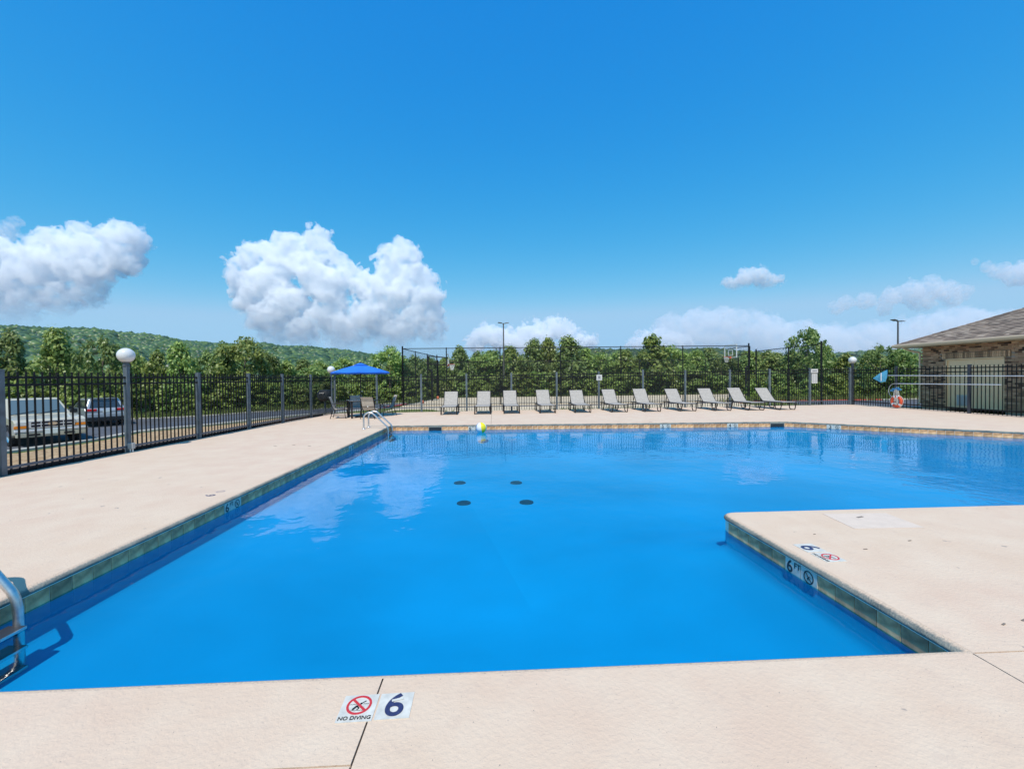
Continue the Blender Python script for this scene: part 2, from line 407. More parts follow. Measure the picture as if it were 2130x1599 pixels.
loft(POOL, [(.034, -.0004), (.014, -.003), (-.003, -.012), (-.014, -.025), (-.016, -.036), (-.009, -.0445), (.03, -.0455)], 'coping', M_coping, pool)

def tile_material():
    m = mat('stone_look_tile', (.70, .275, .09), .35, var=.5, vscale=11, col2=(.97, .54, .25), obj=.28, detail=8); return m
M_tile = tile_material()
TL, TH = .165, .114
tile_me = MB().box((0, 0, 0), (TL - .007, .012, TH)).mesh('tile'); tile_me.materials.append(M_tile)
MARK = []     # (edge start, edge end, from, to): spans of the tile band taken by depth markers
def edge_frame(a, b):
    a, b = Vector(a), Vector(b); d = (b - a); Ln = d.length; d.normalize(); return a, d, Ln, Vector((-d.y, d.x))    # normal points into the pool for a CCW polygon
E_left = ((-3.18, 13.2), (-3.25, 2.05)); E_far = ((8.99, 12.56), (-3.18, 13.2)); E_diag = ((14.5, 7.95), (8.99, 12.56)); E_pen = ((2.39, 2.05), (2.349, 4.13))
def along(E, p): a, d, Ln, n = edge_frame(*E); return (Vector(p) - a).dot(d)
SK = [(E_far, along(E_far, (-1.8, 13.13)), .40), (E_far, along(E_far, (8.68, 12.58)), .42)]
DM = [(E_left, along(E_left, (-3.23, 5.34)), '6', 'FT', 'scuffed white depth marker on the left pool wall below the deck'),
      (E_far, along(E_far, (-.61, 13.06)), '6', 'FT', 'far wall depth marker beside the floating beach ball'),
      (E_far, along(E_far, (5.27, 12.76)), '5', '', 'far wall depth marker reading 5 below the loungers'),
      (E_far, along(E_far, (7.32, 12.65)), '4', '', 'far wall depth marker reading 4 near right skimmer'),
      (E_diag, along(E_diag, (9.86, 11.83)), '3', '', 'depth marker reading 3 on the slanting pool edge'),
      (E_pen, along(E_pen, (2.37, 3.15)), '6', 'FT', 'large white depth marker with black symbol on peninsula wall'),
      (E_left, along(E_left, (-3.2, 9.62)), '6', '', 'distant faded depth marker far along the left pool wall')]
for E in (E_left, E_far, E_diag, E_pen):
    a, d, Ln, n = edge_frame(*E)
    stops = sorted([(c - wd / 2 - .004, c + wd / 2 + .004) for e, c, wd in SK if e is E] + [(c - .166, c + .166) for e, c, *_ in DM if e is E]) + [(Ln, Ln)]
    s0 = 0.
    for lo_, hi_ in stops:
        ln_ = lo_ - s0; k = max(1, round(ln_ / TL)) if ln_ > .04 else 0
        for i in range(k):
            p = a + d * (s0 + (i + .5) * ln_ / k) - n * .001
            t = part('tile', tile_me, pool, (p.x, p.y, -.052 - TH / 2 + random.uniform(-.001, .001)), math.atan2(d.y, d.x)); t.scale.x = ln_ / k / TL
        s0 = hi_
for E, c, wd in SK:
    a, d, Ln, n = edge_frame(*E); p = a + d * c; rz = math.atan2(d.y, d.x)
    fr = MB()
    for dx, dz, sx, sz in ((0, -.058, wd, .012), (-wd / 2, -.115, .014, .11), (wd / 2, -.115, .014, .11)): fr.box((dx, 0, dz), (sx, .03, sz))
    o = fr.build('skimmer_frame', mat('skimmer_beige', (.35, .33, .26), .6), pool); o.location = (p.x, p.y, 0); o.rotation_euler = (0, 0, rz)
    o2 = MB().box((0, 0, -.115), (wd - .02, .016, .106)).build('skimmer_mouth', mat('skimmer_throat_shade', (.012, .016, .018), .6), o)  # solid box for the opening; its inner shade is put into the colour
    o2.location = (0, .002, 0)

def text_mesh(s, size, depth=.0015, shear=0.):
    cu = bpy.data.curves.new('txt', 'FONT'); cu.body = s; cu.size = size; cu.extrude = depth / 2; cu.align_x = 'CENTER'; cu.align_y = 'CENTER'; cu.shear = shear; cu.offset = size * .012
    o = bpy.data.objects.new('txt', cu); C.objects.link(o); dg = bpy.context.evaluated_depsgraph_get()
    me = bpy.data.meshes.new_from_object(o.evaluated_get(dg)); bpy.data.objects.remove(o); bpy.data.curves.remove(cu)
    return me
def print_part(name, me, m, parent, loc, rot=(0, 0, 0)):
    me.materials.clear(); me.materials.append(m)
    o = bpy.data.objects.new(name, me); C.objects.link(o); o.parent = parent; o.location = loc; o.rotation_euler = rot; return o
def ring_mb(r0, r1, z0, z1, n=32): return MB().lathe([(r0, z0), (r0, z1), (r1, z1), (r1, z0), (r0, z0)], n)
def strip_mb(mb, p, q, wd, z0=0., z1=.0015):
    p, q = Vector(p), Vector(q); d = (q - p).normalized(); n = Vector((-d.y, d.x)) * wd / 2
    return mb.prism([tuple(p - n), tuple(q - n), tuple(q + n), tuple(p + n)], z0, z1)
def diver(mb, s, z0, z1):
    strip_mb(mb, (-.30 * s, -.34 * s), (-.10 * s, -.06 * s), .13 * s, z0, z1); strip_mb(mb, (-.12 * s, -.08 * s), (.34 * s, .30 * s), .06 * s, z0, z1)
    strip_mb(mb, (-.10 * s, -.06 * s), (.05 * s, -.26 * s), .08 * s, z0, z1); strip_mb(mb, (.05 * s, -.26 * s), (-.05 * s, -.36 * s), .06 * s, z0, z1)
    mb.prism([(.10 * s + .07 * s * math.cos(R(a)), .10 * s + .07 * s * math.sin(R(a))) for a in range(0, 360, 45)], z0, z1)
def waves(mb, s, z0, z1):
    for yy, x0, x1 in ((.06, -.62, -.1), (.08, .25, .6), (-.45, -.45, .35)):
        k = 6
        for i in range(k):
            xa, xb = x0 + (x1 - x0) * i / k, x0 + (x1 - x0) * (i + 1) / k; dy = .025 if i % 2 else -.025
            strip_mb(mb, (xa * s, (yy + dy) * s), (xb * s, (yy - dy) * s), .022 * s, z0, z1)
for E, c, num, ft, lab in DM:
    a, d, Ln, n = edge_frame(*E); p = a + d * c + n * .010
    # seen from the pool the band runs against the edge direction
    o = thing('depth_marker', lab, 'depth marker', (p.x, p.y, -.052 - TH / 2)); o.rotation_euler = (R(90), 0, math.atan2(-d.y, -d.x) + math.pi * 0)
    if E is E_left: pass
    base = MB(); base.box((-.083, 0, -.006), (.160, TH, .012)); base.box((.083, 0, -.006), (.160, TH, .012)); base.build('tile_face', mat('white_marker_tile', (.58, .56, .48), .3, var=.2, vscale=12), o)
    print_part('number', text_mesh(num, .135), M_ink, o, (-.115 if ft else -.08, -.002, .0012))
    if ft: print_part('unit', text_mesh(ft, .062), M_ink, o, (-.035, .025, .0012))
    mb = ring_mb(.040, .049, 0, .0015); diver(mb, .048, 0, .0015); strip_mb(mb, (-.029, .029), (.029, -.029), .006, 0, .0018); waves(mb, .047, 0, .0015)
    q = mb.build('no_diving_symbol', M_ink, o); q.location = (.083, 0, .0006)

# water: a clear tinted sheet that mirrors the sky by its Fresnel reflection
def water_material():
    m = bpy.data.materials.new('pool_water'); m.use_nodes = True
    t = m.node_tree; N = t.nodes; L = t.links; N.clear()
    o = N.new('ShaderNodeOutputMaterial'); tr = N.new('ShaderNodeBsdfTransparent'); gl = N.new('ShaderNodeBsdfGlossy'); fr = N.new('ShaderNodeFresnel'); mx = N.new('ShaderNodeMixShader')
    tr.inputs[0].default_value = (.11, .735, .93, 1); gl.inputs['Roughness'].default_value = .0; fr.inputs[0].default_value = 1.33
    tc = N.new('ShaderNodeTexCoord'); mp = N.new('ShaderNodeMapping'); mp.inputs['Scale'].default_value = (1, 1.0, 1)
    L.new(tc.outputs['Object'], mp.inputs[0])
    def nz(sc, det):
        n = N.new('ShaderNodeTexNoise'); n.inputs['Scale'].default_value = sc; n.inputs['Detail'].default_value = det; n.inputs['Roughness'].default_value = .45
        L.new(mp.outputs[0], n.inputs[0]); return n.outputs[0]
    a = N.new('ShaderNodeMath'); a.operation = 'MULTIPLY_ADD'; a.inputs[1].default_value = .22
    L.new(nz(7.5, 2), a.inputs[0]); L.new(nz(1.6, 2), a.inputs[2])
    # breeze patches: rippled in some places, calm in others
    pt = N.new('ShaderNodeMapRange'); pt.inputs[1].default_value = .35; pt.inputs[2].default_value = .65; pt.inputs[3].default_value = .35; pt.inputs[4].default_value = 1.
    L.new(nz(.28, 2), pt.inputs[0])
    b = N.new('ShaderNodeBump'); b.inputs['Distance'].default_value = .014
    L.new(pt.outputs[0], b.inputs['Strength']); L.new(a.outputs[0], b.inputs['Height'])
    L.new(b.outputs[0], gl.inputs['Normal']); L.new(b.outputs[0], fr.inputs['Normal'])
    L.new(fr.outputs[0], mx.inputs[0]); L.new(tr.outputs[0], mx.inputs[1]); L.new(gl.outputs[0], mx.inputs[2]); L.new(mx.outputs[0], o.inputs[0])
    return m
wp = offset(POOL, .004)
wo_ = MB().add([(x, y, W_Z) for x, y in wp], [tuple(range(len(wp)))]).build('water', water_material()); tag(wo_, kind='structure')

for k, (x, y, lab) in enumerate(((-.75, 9.2, 'far left dark drain disc on the pool floor'), (.47, 9.1, 'far right dark drain disc on the pool floor'), (-.56, 7.7, 'near left dark drain disc on the pool floor'), (.58, 7.65, 'near right dark drain disc on the pool floor'))):
    t = thing('drain_cover', lab, 'drain cover', (x, y, -.85), 0, 'round drain covers on the pool floor')
    MB().lathe([(.0, .03), (.10, .028), (.125, .018), (.13, 0)], 28).build('cover', mat('dark_drain_plastic', (.012, .012, .03), .6), t, smooth=True)
    sl = MB()
    for i in range(8): sl.box((.06 * math.cos(i * math.pi / 4), .06 * math.sin(i * math.pi / 4), .031), (.06, .006, .004), i * math.pi / 4)
    sl.build('slots', mat('drain_slot', (.004, .004, .008), .8), t)

# ------------------------------------------------------------------ deck: slabs with open joints
DO = offset(POOL, .032); iP = {k: v for k, v in enumerate(DO)}
# POOL order: 0 near-left, 1 peninsula foot, 2..8 rounded nose, 9 right near, 10 right far, 11 far right, 12 far left
g = .0038
def on_far(x): a, b = Vector(DO[11]), Vector(DO[12]); t = (x - a.x) / (b.x - a.x); return (x, a.y + (b.y - a.y) * t)
yn = DO[0][1]; J1, J3, J5 = -.54, 2.41, -.08
slabs = [
    [(-7.97, -4), (J1 - g, -4), (J1 - g, 1.565 - g), (-7.83, 1.565 - g)],
    [(-7.83, 1.565 + g), (J1 - g, 1.565 + g), (J1 - g, yn), DO[0], DO[12], on_far(J5 - g), (J5 - g, 18.5), (-6.98, 18.22)],
    [(J1 + g, -4), (J3 - g, -4), (J3 - g, yn), (J1 + g, yn)],
    [(J3 + g, -4), (17.05, -4), (17.05, yn - g), (J3 + g, yn - g)],
    [(DO[1][0], yn + g * 1.5), (17.05, yn + g * 1.5), (17.05, 19.25), (J5 + g, 18.52), on_far(J5 + g), DO[11], DO[10], DO[9]] + [DO[k] for k in range(8, 1, -1)],
]
deck = MB().prism([(-7.9, -3.9), (DO[0][0] - .12, -3.9), (DO[12][0] - .12, 18.1), (-6.9, 18.1)], -.34, -.05)
deck.prism([(DO[0][0] - .12, -3.9), (17, -3.9), (17, yn - .06), (DO[0][0] - .12, yn - .06)], -.34, -.05)
deck.prism([(DO[12][0] - .12, DO[12][1] + .06), (9.05, 12.72), (14.7, 8.05), (17, 8.05), (17, 19.15), (DO[12][0] - .12, 18.2)], -.34, -.05)
deck = deck.build('pool_deck', mat('joint_dirt', (.17, .115, .085), .95)); tag(deck, kind='structure')
for sl in slabs: MB().prism(sl, -.045, 0).build('slab', M_deck, deck)
# pale patch with a rust mark on the peninsula, and worn marks
MB().prism([(3.30, 3.72), (3.95, 3.70), (3.98, 4.12), (3.34, 4.15)], .0005, .003).build('patch', mat('pale_deck_patch', (.66, .53, .425), .85, var=.05, vscale=8, bump=.004, bscale=60), deck)
for x, y, a, l in ((3.62, 4.02, .3, .085), (2.84, 3.62, .1, .02), (3.52, 3.42, .2, .03), (3.0, 3.28, 0, .03), (4.72, 3.42, .1, .03), (2.86, 2.24, .4, .03), (3.02, 2.27, .3, .035), (-3.98, 9.3, .2, .06), (-4.4, 9.5, 0, .06), (-4.75, 9.4, 0, .06), (4.9, 13.0, 0, .1)):
    MB().box((x, y, .0026), (l, l * .28, .004), a).build('rust_mark', mat('rust_stain', (.20, .16, .13), .9), deck)

# printed deck markers
def no_diving_tile(lab, loc, rz, s=.152, words=True, faded=False):
    t = thing('no_diving_marker', lab, 'no diving marker', loc, rz)
    MB().box((0, 0, .0005), (s, s, .005)).build('tile_face', mat('white_marker_tile_deck', (.60, .57, .50), .5, var=.16, vscale=24, detail=8), t)
    k = s / .152
    mb = MB(); diver(mb, .075 * k, .003, .0042); waves(mb, .068 * k, .003, .0040); q = mb.build('diver_symbol', M_ink, t); q.location = (0, .016 * k, 0)
    mb = ring_mb(.044 * k, .054 * k, .003, .0048); strip_mb(mb, (-.033 * k, .033 * k), (.033 * k, -.033 * k), .010 * k, .003, .0052)
    q = mb.build('prohibition_ring', M_red, t); q.location = (0, .016 * k, 0)
    if words: print_part('lettering', text_mesh('NO DIVING', .0265 * k), M_ink, t, (0, -.057 * k, .0042))
    return t
def number_tile(lab, loc, rz, num='6', s=.152, ink=None):
    t = thing('depth_marker', lab, 'depth marker', loc, rz)
    MB().box((0, 0, .0005), (s, s, .005)).build('tile_face', MATS.get('white_marker_tile_deck') or mat('white_marker_tile_deck', (.60, .57, .50), .5, var=.16, vscale=24, detail=8), t)
    me = text_mesh(num, .185 * s / .152); print_part('number', me, ink or M_navy, t, (0, -.003, .0042))
    return t
no_diving_tile('square white NO DIVING marker at the near pool edge', (-.600, 1.837, 0), .02, .150)
six = number_tile('white square with a big navy 6, beside the NO DIVING tile', (-.444, 1.842, 0), .02, '6', .146)
# a worn-off band across the neck of the six
MB().box((.006, .031, .0054), (.05, .012, .0012), .25).build('worn_patch', MATS['white_marker_tile_deck'], six)
number_tile('white marker with a navy 6 lying sideways on the peninsula deck', (2.575, 3.335, 0), R(-90) + .05, '6', .165)
no_diving_tile('red ring no diving marker lying sideways on peninsula deck', (2.585, 3.155, 0), R(-90) + .05, .165)
def faded(lab, loc, rz, kind):
    t = thing('worn_marking', lab, 'deck marking', loc, rz)
    inkm = mat('faded_navy', (.10, .10, .15), .8, var=.5, vscale=30) if kind == 'n' else mat('faded_ring', (.40, .32, .30), .85)
    if kind == 'n': print_part('number', text_mesh('6', .17, .003), inkm, t, (0, 0, .001))
    else:
        mb = ring_mb(.04, .052, 0, .002); strip_mb(mb, (-.03, .03), (.03, -.03), .008, 0, .0022); mb.build('ring', inkm, t)
    return t
faded('worn navy 6 on the left deck, upside down beside pool edge', (-3.54, 5.42, 0), R(90), 'n'); faded('worn faint ring beside the upside down 6 on left deck', (-3.53, 5.60, 0), R(90), 'r')

# ------------------------------------------------------------------ ornamental fences
picket_cache = {}
def fence(lab, posts, npk, h_post, h_pk, rails, pk_bot, post_mat, rise=0., heights=None):
    x0, y0 = posts[0]
    t = thing('metal_fence', lab, 'fence', (x0, y0, 0))
    pm = MB().box((0, 0, .5), (.019, .019, 1.)).add([], []).mesh('picket'); pm.materials.append(M_black)
    for i, (x, y) in enumerate(posts):
        hp = (heights or {}).get(i, h_post if not isinstance(h_post, list) else h_post[i])
        b = MB().box((x - x0, y - y0, hp / 2), (.078, .078, hp)); b.box((x - x0, y - y0, hp + .006), (.088, .088, .014)); b.build('post', post_mat, t, bevel=.004)
    for (xa, ya), (xb, yb), i in zip(posts, posts[1:], range(99)):
        ln = math.dist((xa, ya), (xb, yb)); rz = math.atan2(yb - ya, xb - xa); f = 1 + rise * (i + .5) / (len(posts) - 1)
        for k, zr in enumerate(rails):
            z_ = zr * f if k < 2 else zr
            MB().box(((xa + xb) / 2 - x0, (ya + yb) / 2 - y0, z_), (ln - .07, .036, .036 if k < 2 else .04), rz).build('rail', M_black if k < 2 or not post_mat is M_slate else M_slate2, t)
        for j in range(npk):
            s = (j + 1) / (npk + 1); o = part('picket', pm, t, (xa + (xb - xa) * s - x0, ya + (yb - ya) * s - y0, pk_bot), rz); o.scale = (1, 1, h_pk * f - pk_bot)
    return t
M_slate2 = mat('slate_rail_paint', (.085, .10, .13), .4, var=.15, vscale=8)
LP = [(-7.72, 4.75), (-7.57, 6.84), (-7.45, 8.95), (-7.34, 10.87), (-7.24, 12.86), (-7.11, 14.6), (-6.95, 16.45), (-6.70, 17.85)]
fence('black picket fence with slate posts along the left deck', LP, 17, 1.63, 1.61, (1.52, 1.40, .115), .005, M_slate, heights={2: 1.74, 7: 1.62})
BP = [(-6.62, 18.0), (-4.99, 18.40), (-3.11, 18.46), (-1.16, 18.5), (.8, 18.56), (2.81, 18.64), (4.71, 18.70), (6.74, 18.78), (8.71, 18.84), (10.82, 18.90), (12.71, 18.93), (14.64, 18.95), (16.62, 19.0)]
fence('long black picket fence with slate posts behind the row of loungers', BP, 17, [1.6 + .01 * i for i in range(13)], 1.53, (1.475, 1.36, .19), .02, M_slate, rise=.12, heights={7: 1.72})
RP = [(16.7, 18.95), (16.72, 16.84), (16.62, 14.05), (16.66, 11.9), (16.68, 9.8)]
fence('black picket fence on the right in front of the brick building', RP, 17, [1.83, 1.72, 1.70, 1.70, 1.70], 1.69, (1.60, 1.46, .17), .02, mat('dark_post_paint', (.035, .042, .055), .45, var=.2, vscale=8))
edge = MB(); eb = [(x - .11, y) for x, y in LP[:-1]] + [(-6.86, 17.3)]
edging = ribbon('foot_strip', dense(eb, 1.), .07, .065, mat('dark_strip', (.022, .018, .022), .8, var=.3, vscale=7), drop=.4, z=0.); tag(edging, 'low dark strip under the left fence', 'edging board')  # low dark strip running along the foot of the left fence

def lamp(lab, loc, r):
    t = thing('globe_lamp', lab, 'lamp', loc)
    MB().lathe([(0, 0), (.058, 0), (.058, .02), (.045, .035), (.045, .06), (.07, .07), (.07, .082), (.0, .082)], 20).build('fitter', mat('lamp_fitter', (.11, .12, .13), .5), t, smooth=True, auto=R(40))
    prof = [(.058, .08)] + [(r * math.sin(R(a)), .075 + r * .93 - r * math.cos(R(a))) for a in range(28, 181, 8)]
    MB().lathe(prof, 32).build('globe', mat('milk_glass', (.66, .66, .65), .18, spec=.5), t, smooth=True)
lamp('white globe lamp on the tall fence post left of the parked cars', (-7.45, 8.95, 1.755), .149)
lamp('white globe lamp on the corner post beside the blue parasol', (-6.70, 17.85, 1.635), .15)
lamp('white globe lamp on the right corner post near the blue net', (16.70, 18.95, 1.845), .16)
ob = thing('outlet_box', 'small grey outlet box at the foot of left lamp post', 'outlet box', (-7.37, 8.93, 0))
MB().box((0, 0, .13), (.10, .075, .12)).build('cover', mat('grey_outlet_box', (.42, .43, .42), .5), ob, bevel=.008)
for dx in (-.025, .025): MB().tube([(dx, 0, -.01), (dx, 0, .075)], .011, 8).build('conduit', M_white, ob)
sg = thing('rule_sign', 'small white rule sign fixed on a back fence post', 'sign', (4.72, 18.635, 1.27))
MB().box((0, 0, .125), (.25, .006, .25)).build('panel', mat('sign_white', (.6, .59, .56), .5), sg); pr = MB(); pr.box((0, -.0045, .145), (.11, .003, .11))
for z in (.06, .04): pr.box((0, -.0045, z), (.17, .003, .009))
pr.build('print', mat('grey_print', (.22, .22, .24), .6), sg)
sg = thing('notice_board', 'tall white notice board on the back fence by right corner', 'sign', (14.83, 18.90, 1.02))
MB().box((0, 0, .22), (.27, .008, .44)).build('lower_panel', MATS['sign_white'], sg); MB().box((0, 0, .57), (.33, .008, .18)).build('header_panel', MATS['sign_white'], sg)
pr = MB()
for i in range(11): pr.box((-.06, -.006, .40 - i * .035), (.09, .003, .008)); pr.box((.06, -.006, .40 - i * .035), (.09, .003, .008))
pr.box((0, -.006, .57), (.22, .003, .05)); pr.build('print', MATS['grey_print'], sg)

# ------------------------------------------------------------------ sling fabric
M_sling = mat('grey_sling_mesh', (.36, .325, .285), .75, var=.14, vscale=14, bump=.001, bscale=220, detail=8)
M_sling2 = mat('taupe_sling_mesh', (.44, .39, .33), .75, var=.12, vscale=14, bump=.001, bscale=220, detail=8)
def sling_sheet(prof, wd, th=.012, n=1):      # prof: list of (y, z); swept across x
    V = []; Fc = []; k = len(prof)
    for sgn in (0, 1):
        for y, z in prof:
            V += [(-wd / 2, y, z - sgn * th), (wd / 2, y, z - sgn * th)]
    for i in range(k - 1):
        a = 2 * i; b = 2 * k + 2 * i
        Fc += [(a, a + 1, a + 3, a + 2), (b + 1, b, b + 2, b + 3), (a, a + 2, b + 2, b), (a + 3, a + 1, b + 1, b + 3)]
    Fc += [(1, 0, 2 * k, 2 * k + 1), (2 * k - 2, 2 * k - 1, 4 * k - 1, 4 * k - 2)]
    return MB().add(V, Fc)

def make_lounger():
    t = thing('sun_lounger', '', 'sun lounger', (0, 0, 0), 0, 'grey sling loungers in a row along the back fence')
    seat = [(-.93, .335), (-.88, .350), (-.5, .335), (-.1, .33), (.26, .34)]
    back = [(.28, .345), (.42, .46), (.62, .68), (.78, .855), (.83, .895), (.86, .90)]
    sling_sheet(seat, .60).build('seat', M_sling, t, smooth=True, auto=R(35)); sling_sheet(back, .58).build('backrest', M_sling, t, smooth=True, auto=R(35))
    fr = MB()
    for sx in (-1, 1):
        x = sx * .315
        fr.tube([(x, -.95, .325), (x, -.5, .318), (x, .3, .318), (x, .93, .318)], .024, 6)
    for y in (-.93, .28, .92): fr.tube([(-.315, y, .318), (.315, y, .318)], .014, 6)
    fr.build('frame', M_brown, t, smooth=True, auto=R(60))
    for sx in (-1, 1): MB().tube([(sx * .305, y, z - .012) for y, z in back], .015, 6).build('back_rail', M_brown, t, smooth=True, auto=R(60))
    for sx in (-1, 1): MB().tube([(sx * .27, .60, .64), (sx * .27, .84, .32)], .011, 6).build('prop', M_brown, t)
    for y0 in (-.72, .55):
        for sx in (-1, 1):
            x = sx * .318
            MB().tube([(x, y0 - .22, .312), (x + sx * .01, y0 - .15, .05), (x + sx * .012, y0 - .11, .016), (x + sx * .012, y0 + .11, .016), (x + sx * .01, y0 + .15, .05), (x, y0 + .22, .312)], .019, 6).build('leg', M_brown, t, smooth=True, auto=R(60))
    return t
LX = [(-1.78, 17.52, .03), (-.42, 17.52, -.02), (.72, 17.60, .01), (2.15, 17.60, .02), (3.58, 17.52, -.02), (5.02, 17.50, .02), (6.38, 17.50, .0), (7.82, 17.50, .02), (9.25, 17.44, -.01), (10.60, 17.44, .01), (11.88, 17.44, .03)]
LEAN = [R(v) for v in (0, -.6, 1.2, 2.0, -1.0, .8, 1.6, -.4, 0, 1.0, -1.2)]
LAB = ['grey sling lounger nearest the dining table, first of the row', 'grey lounger second from the dining table, above the beach ball', 'grey lounger third from the dining table, seen straight on',
       'fourth grey lounger from the dining table, left of the sign post', 'fifth grey lounger from the dining table, just left of the small white sign', 'sixth grey lounger, middle of the row, just right of the small white sign',
       'grey lounger fifth from the right end, seventh from the table', 'grey lounger fourth from the right end, before a thick slate post', 'grey lounger third from the right end of the row', 'grey lounger second from the right end, below the glass backboard', 'last grey lounger at the right end, seen most side-on']
l0 = make_lounger()
for i, ((x, y, a), lab) in enumerate(zip(LX, LAB)):
    if i == 0: l0.location = (x, y, 0); l0.rotation_euler = (0, 0, a); l0['label'] = lab; q = l0
    else: q = dup(l0, (x, y, 0), a, lab)
    q.scale = (.94, .97, .965)
    for ch_ in q.children:      # each back leans a little differently
        if ch_.name.startswith('back'): ch_.rotation_euler = (LEAN[i], 0, 0); ch_.location = Vector((0, .28, .345)) - Matrix.Rotation(LEAN[i], 3, 'X') @ Vector((0, .28, .345))

# ------------------------------------------------------------------ dining set
def make_chair():
    t = thing('dining_chair', '', 'chair', (0, 0, 0), 0, 'sling dining chairs round the patio table')
    prof = [(-.235, .335), (-.20, .352), (-.05, .335), (.12, .32), (.185, .345), (.225, .42), (.275, .58), (.325, .74), (.35, .785), (.385, .79)]   # front edge at -y
    sling_sheet(prof, .45, .012).build('sling_seat', M_sling2, t, smooth=True, auto=R(40))
    for s in (-1, 1):
        x = s * .238
        MB().tube([(x, y, z) for y, z in prof], .013, 6).build('side_rail', M_brown, t, smooth=True, auto=R(60))
        MB().tube([(x + s * .015, -.18, .345), (x + s * .03, -.235, .0)], .013, 6).build('leg', M_brown, t)
        MB().tube([(x + s * .015, .20, .36), (x + s * .03, .30, .0)], .013, 6).build('leg', M_brown, t)
        MB().tube([(x + s * .028, -.215, .1), (x + s * .028, .265, .1)], .009, 6).build('stretcher', M_brown, t)
        MB().tube([(x, .255, .52), (x + s * .03, .18, .545), (x + s * .035, -.05, .535), (x + s * .035, -.19, .515), (x + s * .03, -.235, .47), (x + s * .015, -.19, .36)], .014, 6).build('arm', M_brown, t, smooth=True, auto=R(60))
    MB().tube([(-.238, .245, .44), (.238, .245, .44)], .010, 6).build('back_bar', M_brown, t)
    MB().lathe([(0, 0), (.02, 0), (.02, .008), (0, .008)], 14, (0, .262, .45), 'y').build('badge', M_white, t)
    return t
TC = (-5.02, 16.28)
ch = make_chair()
CH = [((-4.48, 15.72), R(218) - math.pi, 'taupe sling chair seen from behind, nearest the pool ladder'), ((-5.72, 16.05), R(100), 'left sling chair of the patio table, seen from its side'),
      ((-5.42, 17.02), R(20), 'pale sling chair on the far side of the patio table'), ((-4.22, 17.02), R(-62), 'right sling chair turned away beside the parasol table')]
for i, ((x, y), a, lab) in enumerate(CH):
    if i == 0: a = R(170)
    if i == 0: ch.location = (x, y, 0); ch.rotation_euler = (0, 0, a); ch['label'] = lab
    else: dup(ch, (x, y, 0), a, lab)
tb = thing('patio_table', 'square dark patio table under the blue parasol', 'table', (*TC, 0), R(28))
top = MB().box((0, 0, .648), (.92, .92, .022)); top.build('table_top', mat('smoky_table_top', (.16, .165, .17), .15), tb, bevel=.006)
fr = MB()
for s in (-1, 1): fr.box((0, s * .44, .625), (.92, .04, .03)); fr.box((s * .44, 0, .625), (.84, .04, .03))
fr.build('table_frame', M_brown, tb)
for sx in (-1, 1):
    for sy in (-1, 1): MB().box((sx * .40, sy * .40, .305), (.06, .06, .61)).build('leg', M_brown, tb)
um = thing('parasol', 'royal blue parasol open over the patio table', 'parasol', (*TC, 0), R(12))
M_blue = mat('royal_blue_canvas', (.015, .16, .74), .8, var=.08, vscale=3, bump=.001, bscale=150)
MB().tube([(0, 0, 0), (0, 0, 2.02)], .022, 10).build('pole', M_brown, um)
MB().lathe([(0, 0), (.22, 0), (.23, .03), (.20, .055), (.04, .07), (.035, .25), (0, .25)], 24).build('base', mat('cast_base', (.02, .02, .02), .6), um, smooth=True, auto=R(40))
rad, z0, za = 1.06, 1.70, 2.0; n = 8
V = []; Fc = []; rings = [(0.10, za - .012), (.35, 1.925), (.62, 1.845), (.85, 1.77), (rad, z0)]; sub = 4
for r, z in rings:
    for i in range(n * sub):
        a = 2 * math.pi * i / (n * sub); f = (i % sub) / sub
        k = math.cos(math.pi / n) / math.cos((f - .5) * 2 * math.pi / n); sag = (1 - abs(2 * f - 1)) * .03 * r / rad
        V.append((r * k * math.cos(a), r * k * math.sin(a), z - sag * .5))
m_ = n * sub
for i in range(len(rings) - 1):
    for j in range(m_): Fc.append((i * m_ + j, i * m_ + (j + 1) % m_, (i + 1) * m_ + (j + 1) % m_, (i + 1) * m_ + j))
o = len(V)
for i in range(m_): x, y, z = V[(len(rings) - 1) * m_ + i]; V.append((x * .995, y * .995, z - .055))
for j in range(m_): Fc.append(((len(rings) - 1) * m_ + j, (len(rings) - 1) * m_ + (j + 1) % m_, o + (j + 1) % m_, o + j))
cn = MB().add(V, Fc).build('canopy', M_blue, um, smooth=True, auto=R(20)); so = cn.modifiers.new('s', 'SOLIDIFY'); so.thickness = .004
MB().lathe([(.26, 1.975), (.16, 2.005), (.05, 2.045), (.0, 2.05)], 8).build('vent_cap', M_blue, um)
MB().lathe([(0, 2.045), (.03, 2.045), (.034, 2.075), (.02, 2.095), (0, 2.10)], 12).build('finial', M_brown, um, smooth=True)
for i in range(8):
    a = 2 * math.pi * i / 8; MB().tube([(.03 * math.cos(a), .03 * math.sin(a), 1.96), (1.03 * math.cos(a), 1.03 * math.sin(a), z0 - .02)], .008, 5).build('rib', M_brown, um)
MB().box((.05, -.03, .98), (.03, .06, .03)).build('crank_handle', M_white, um)

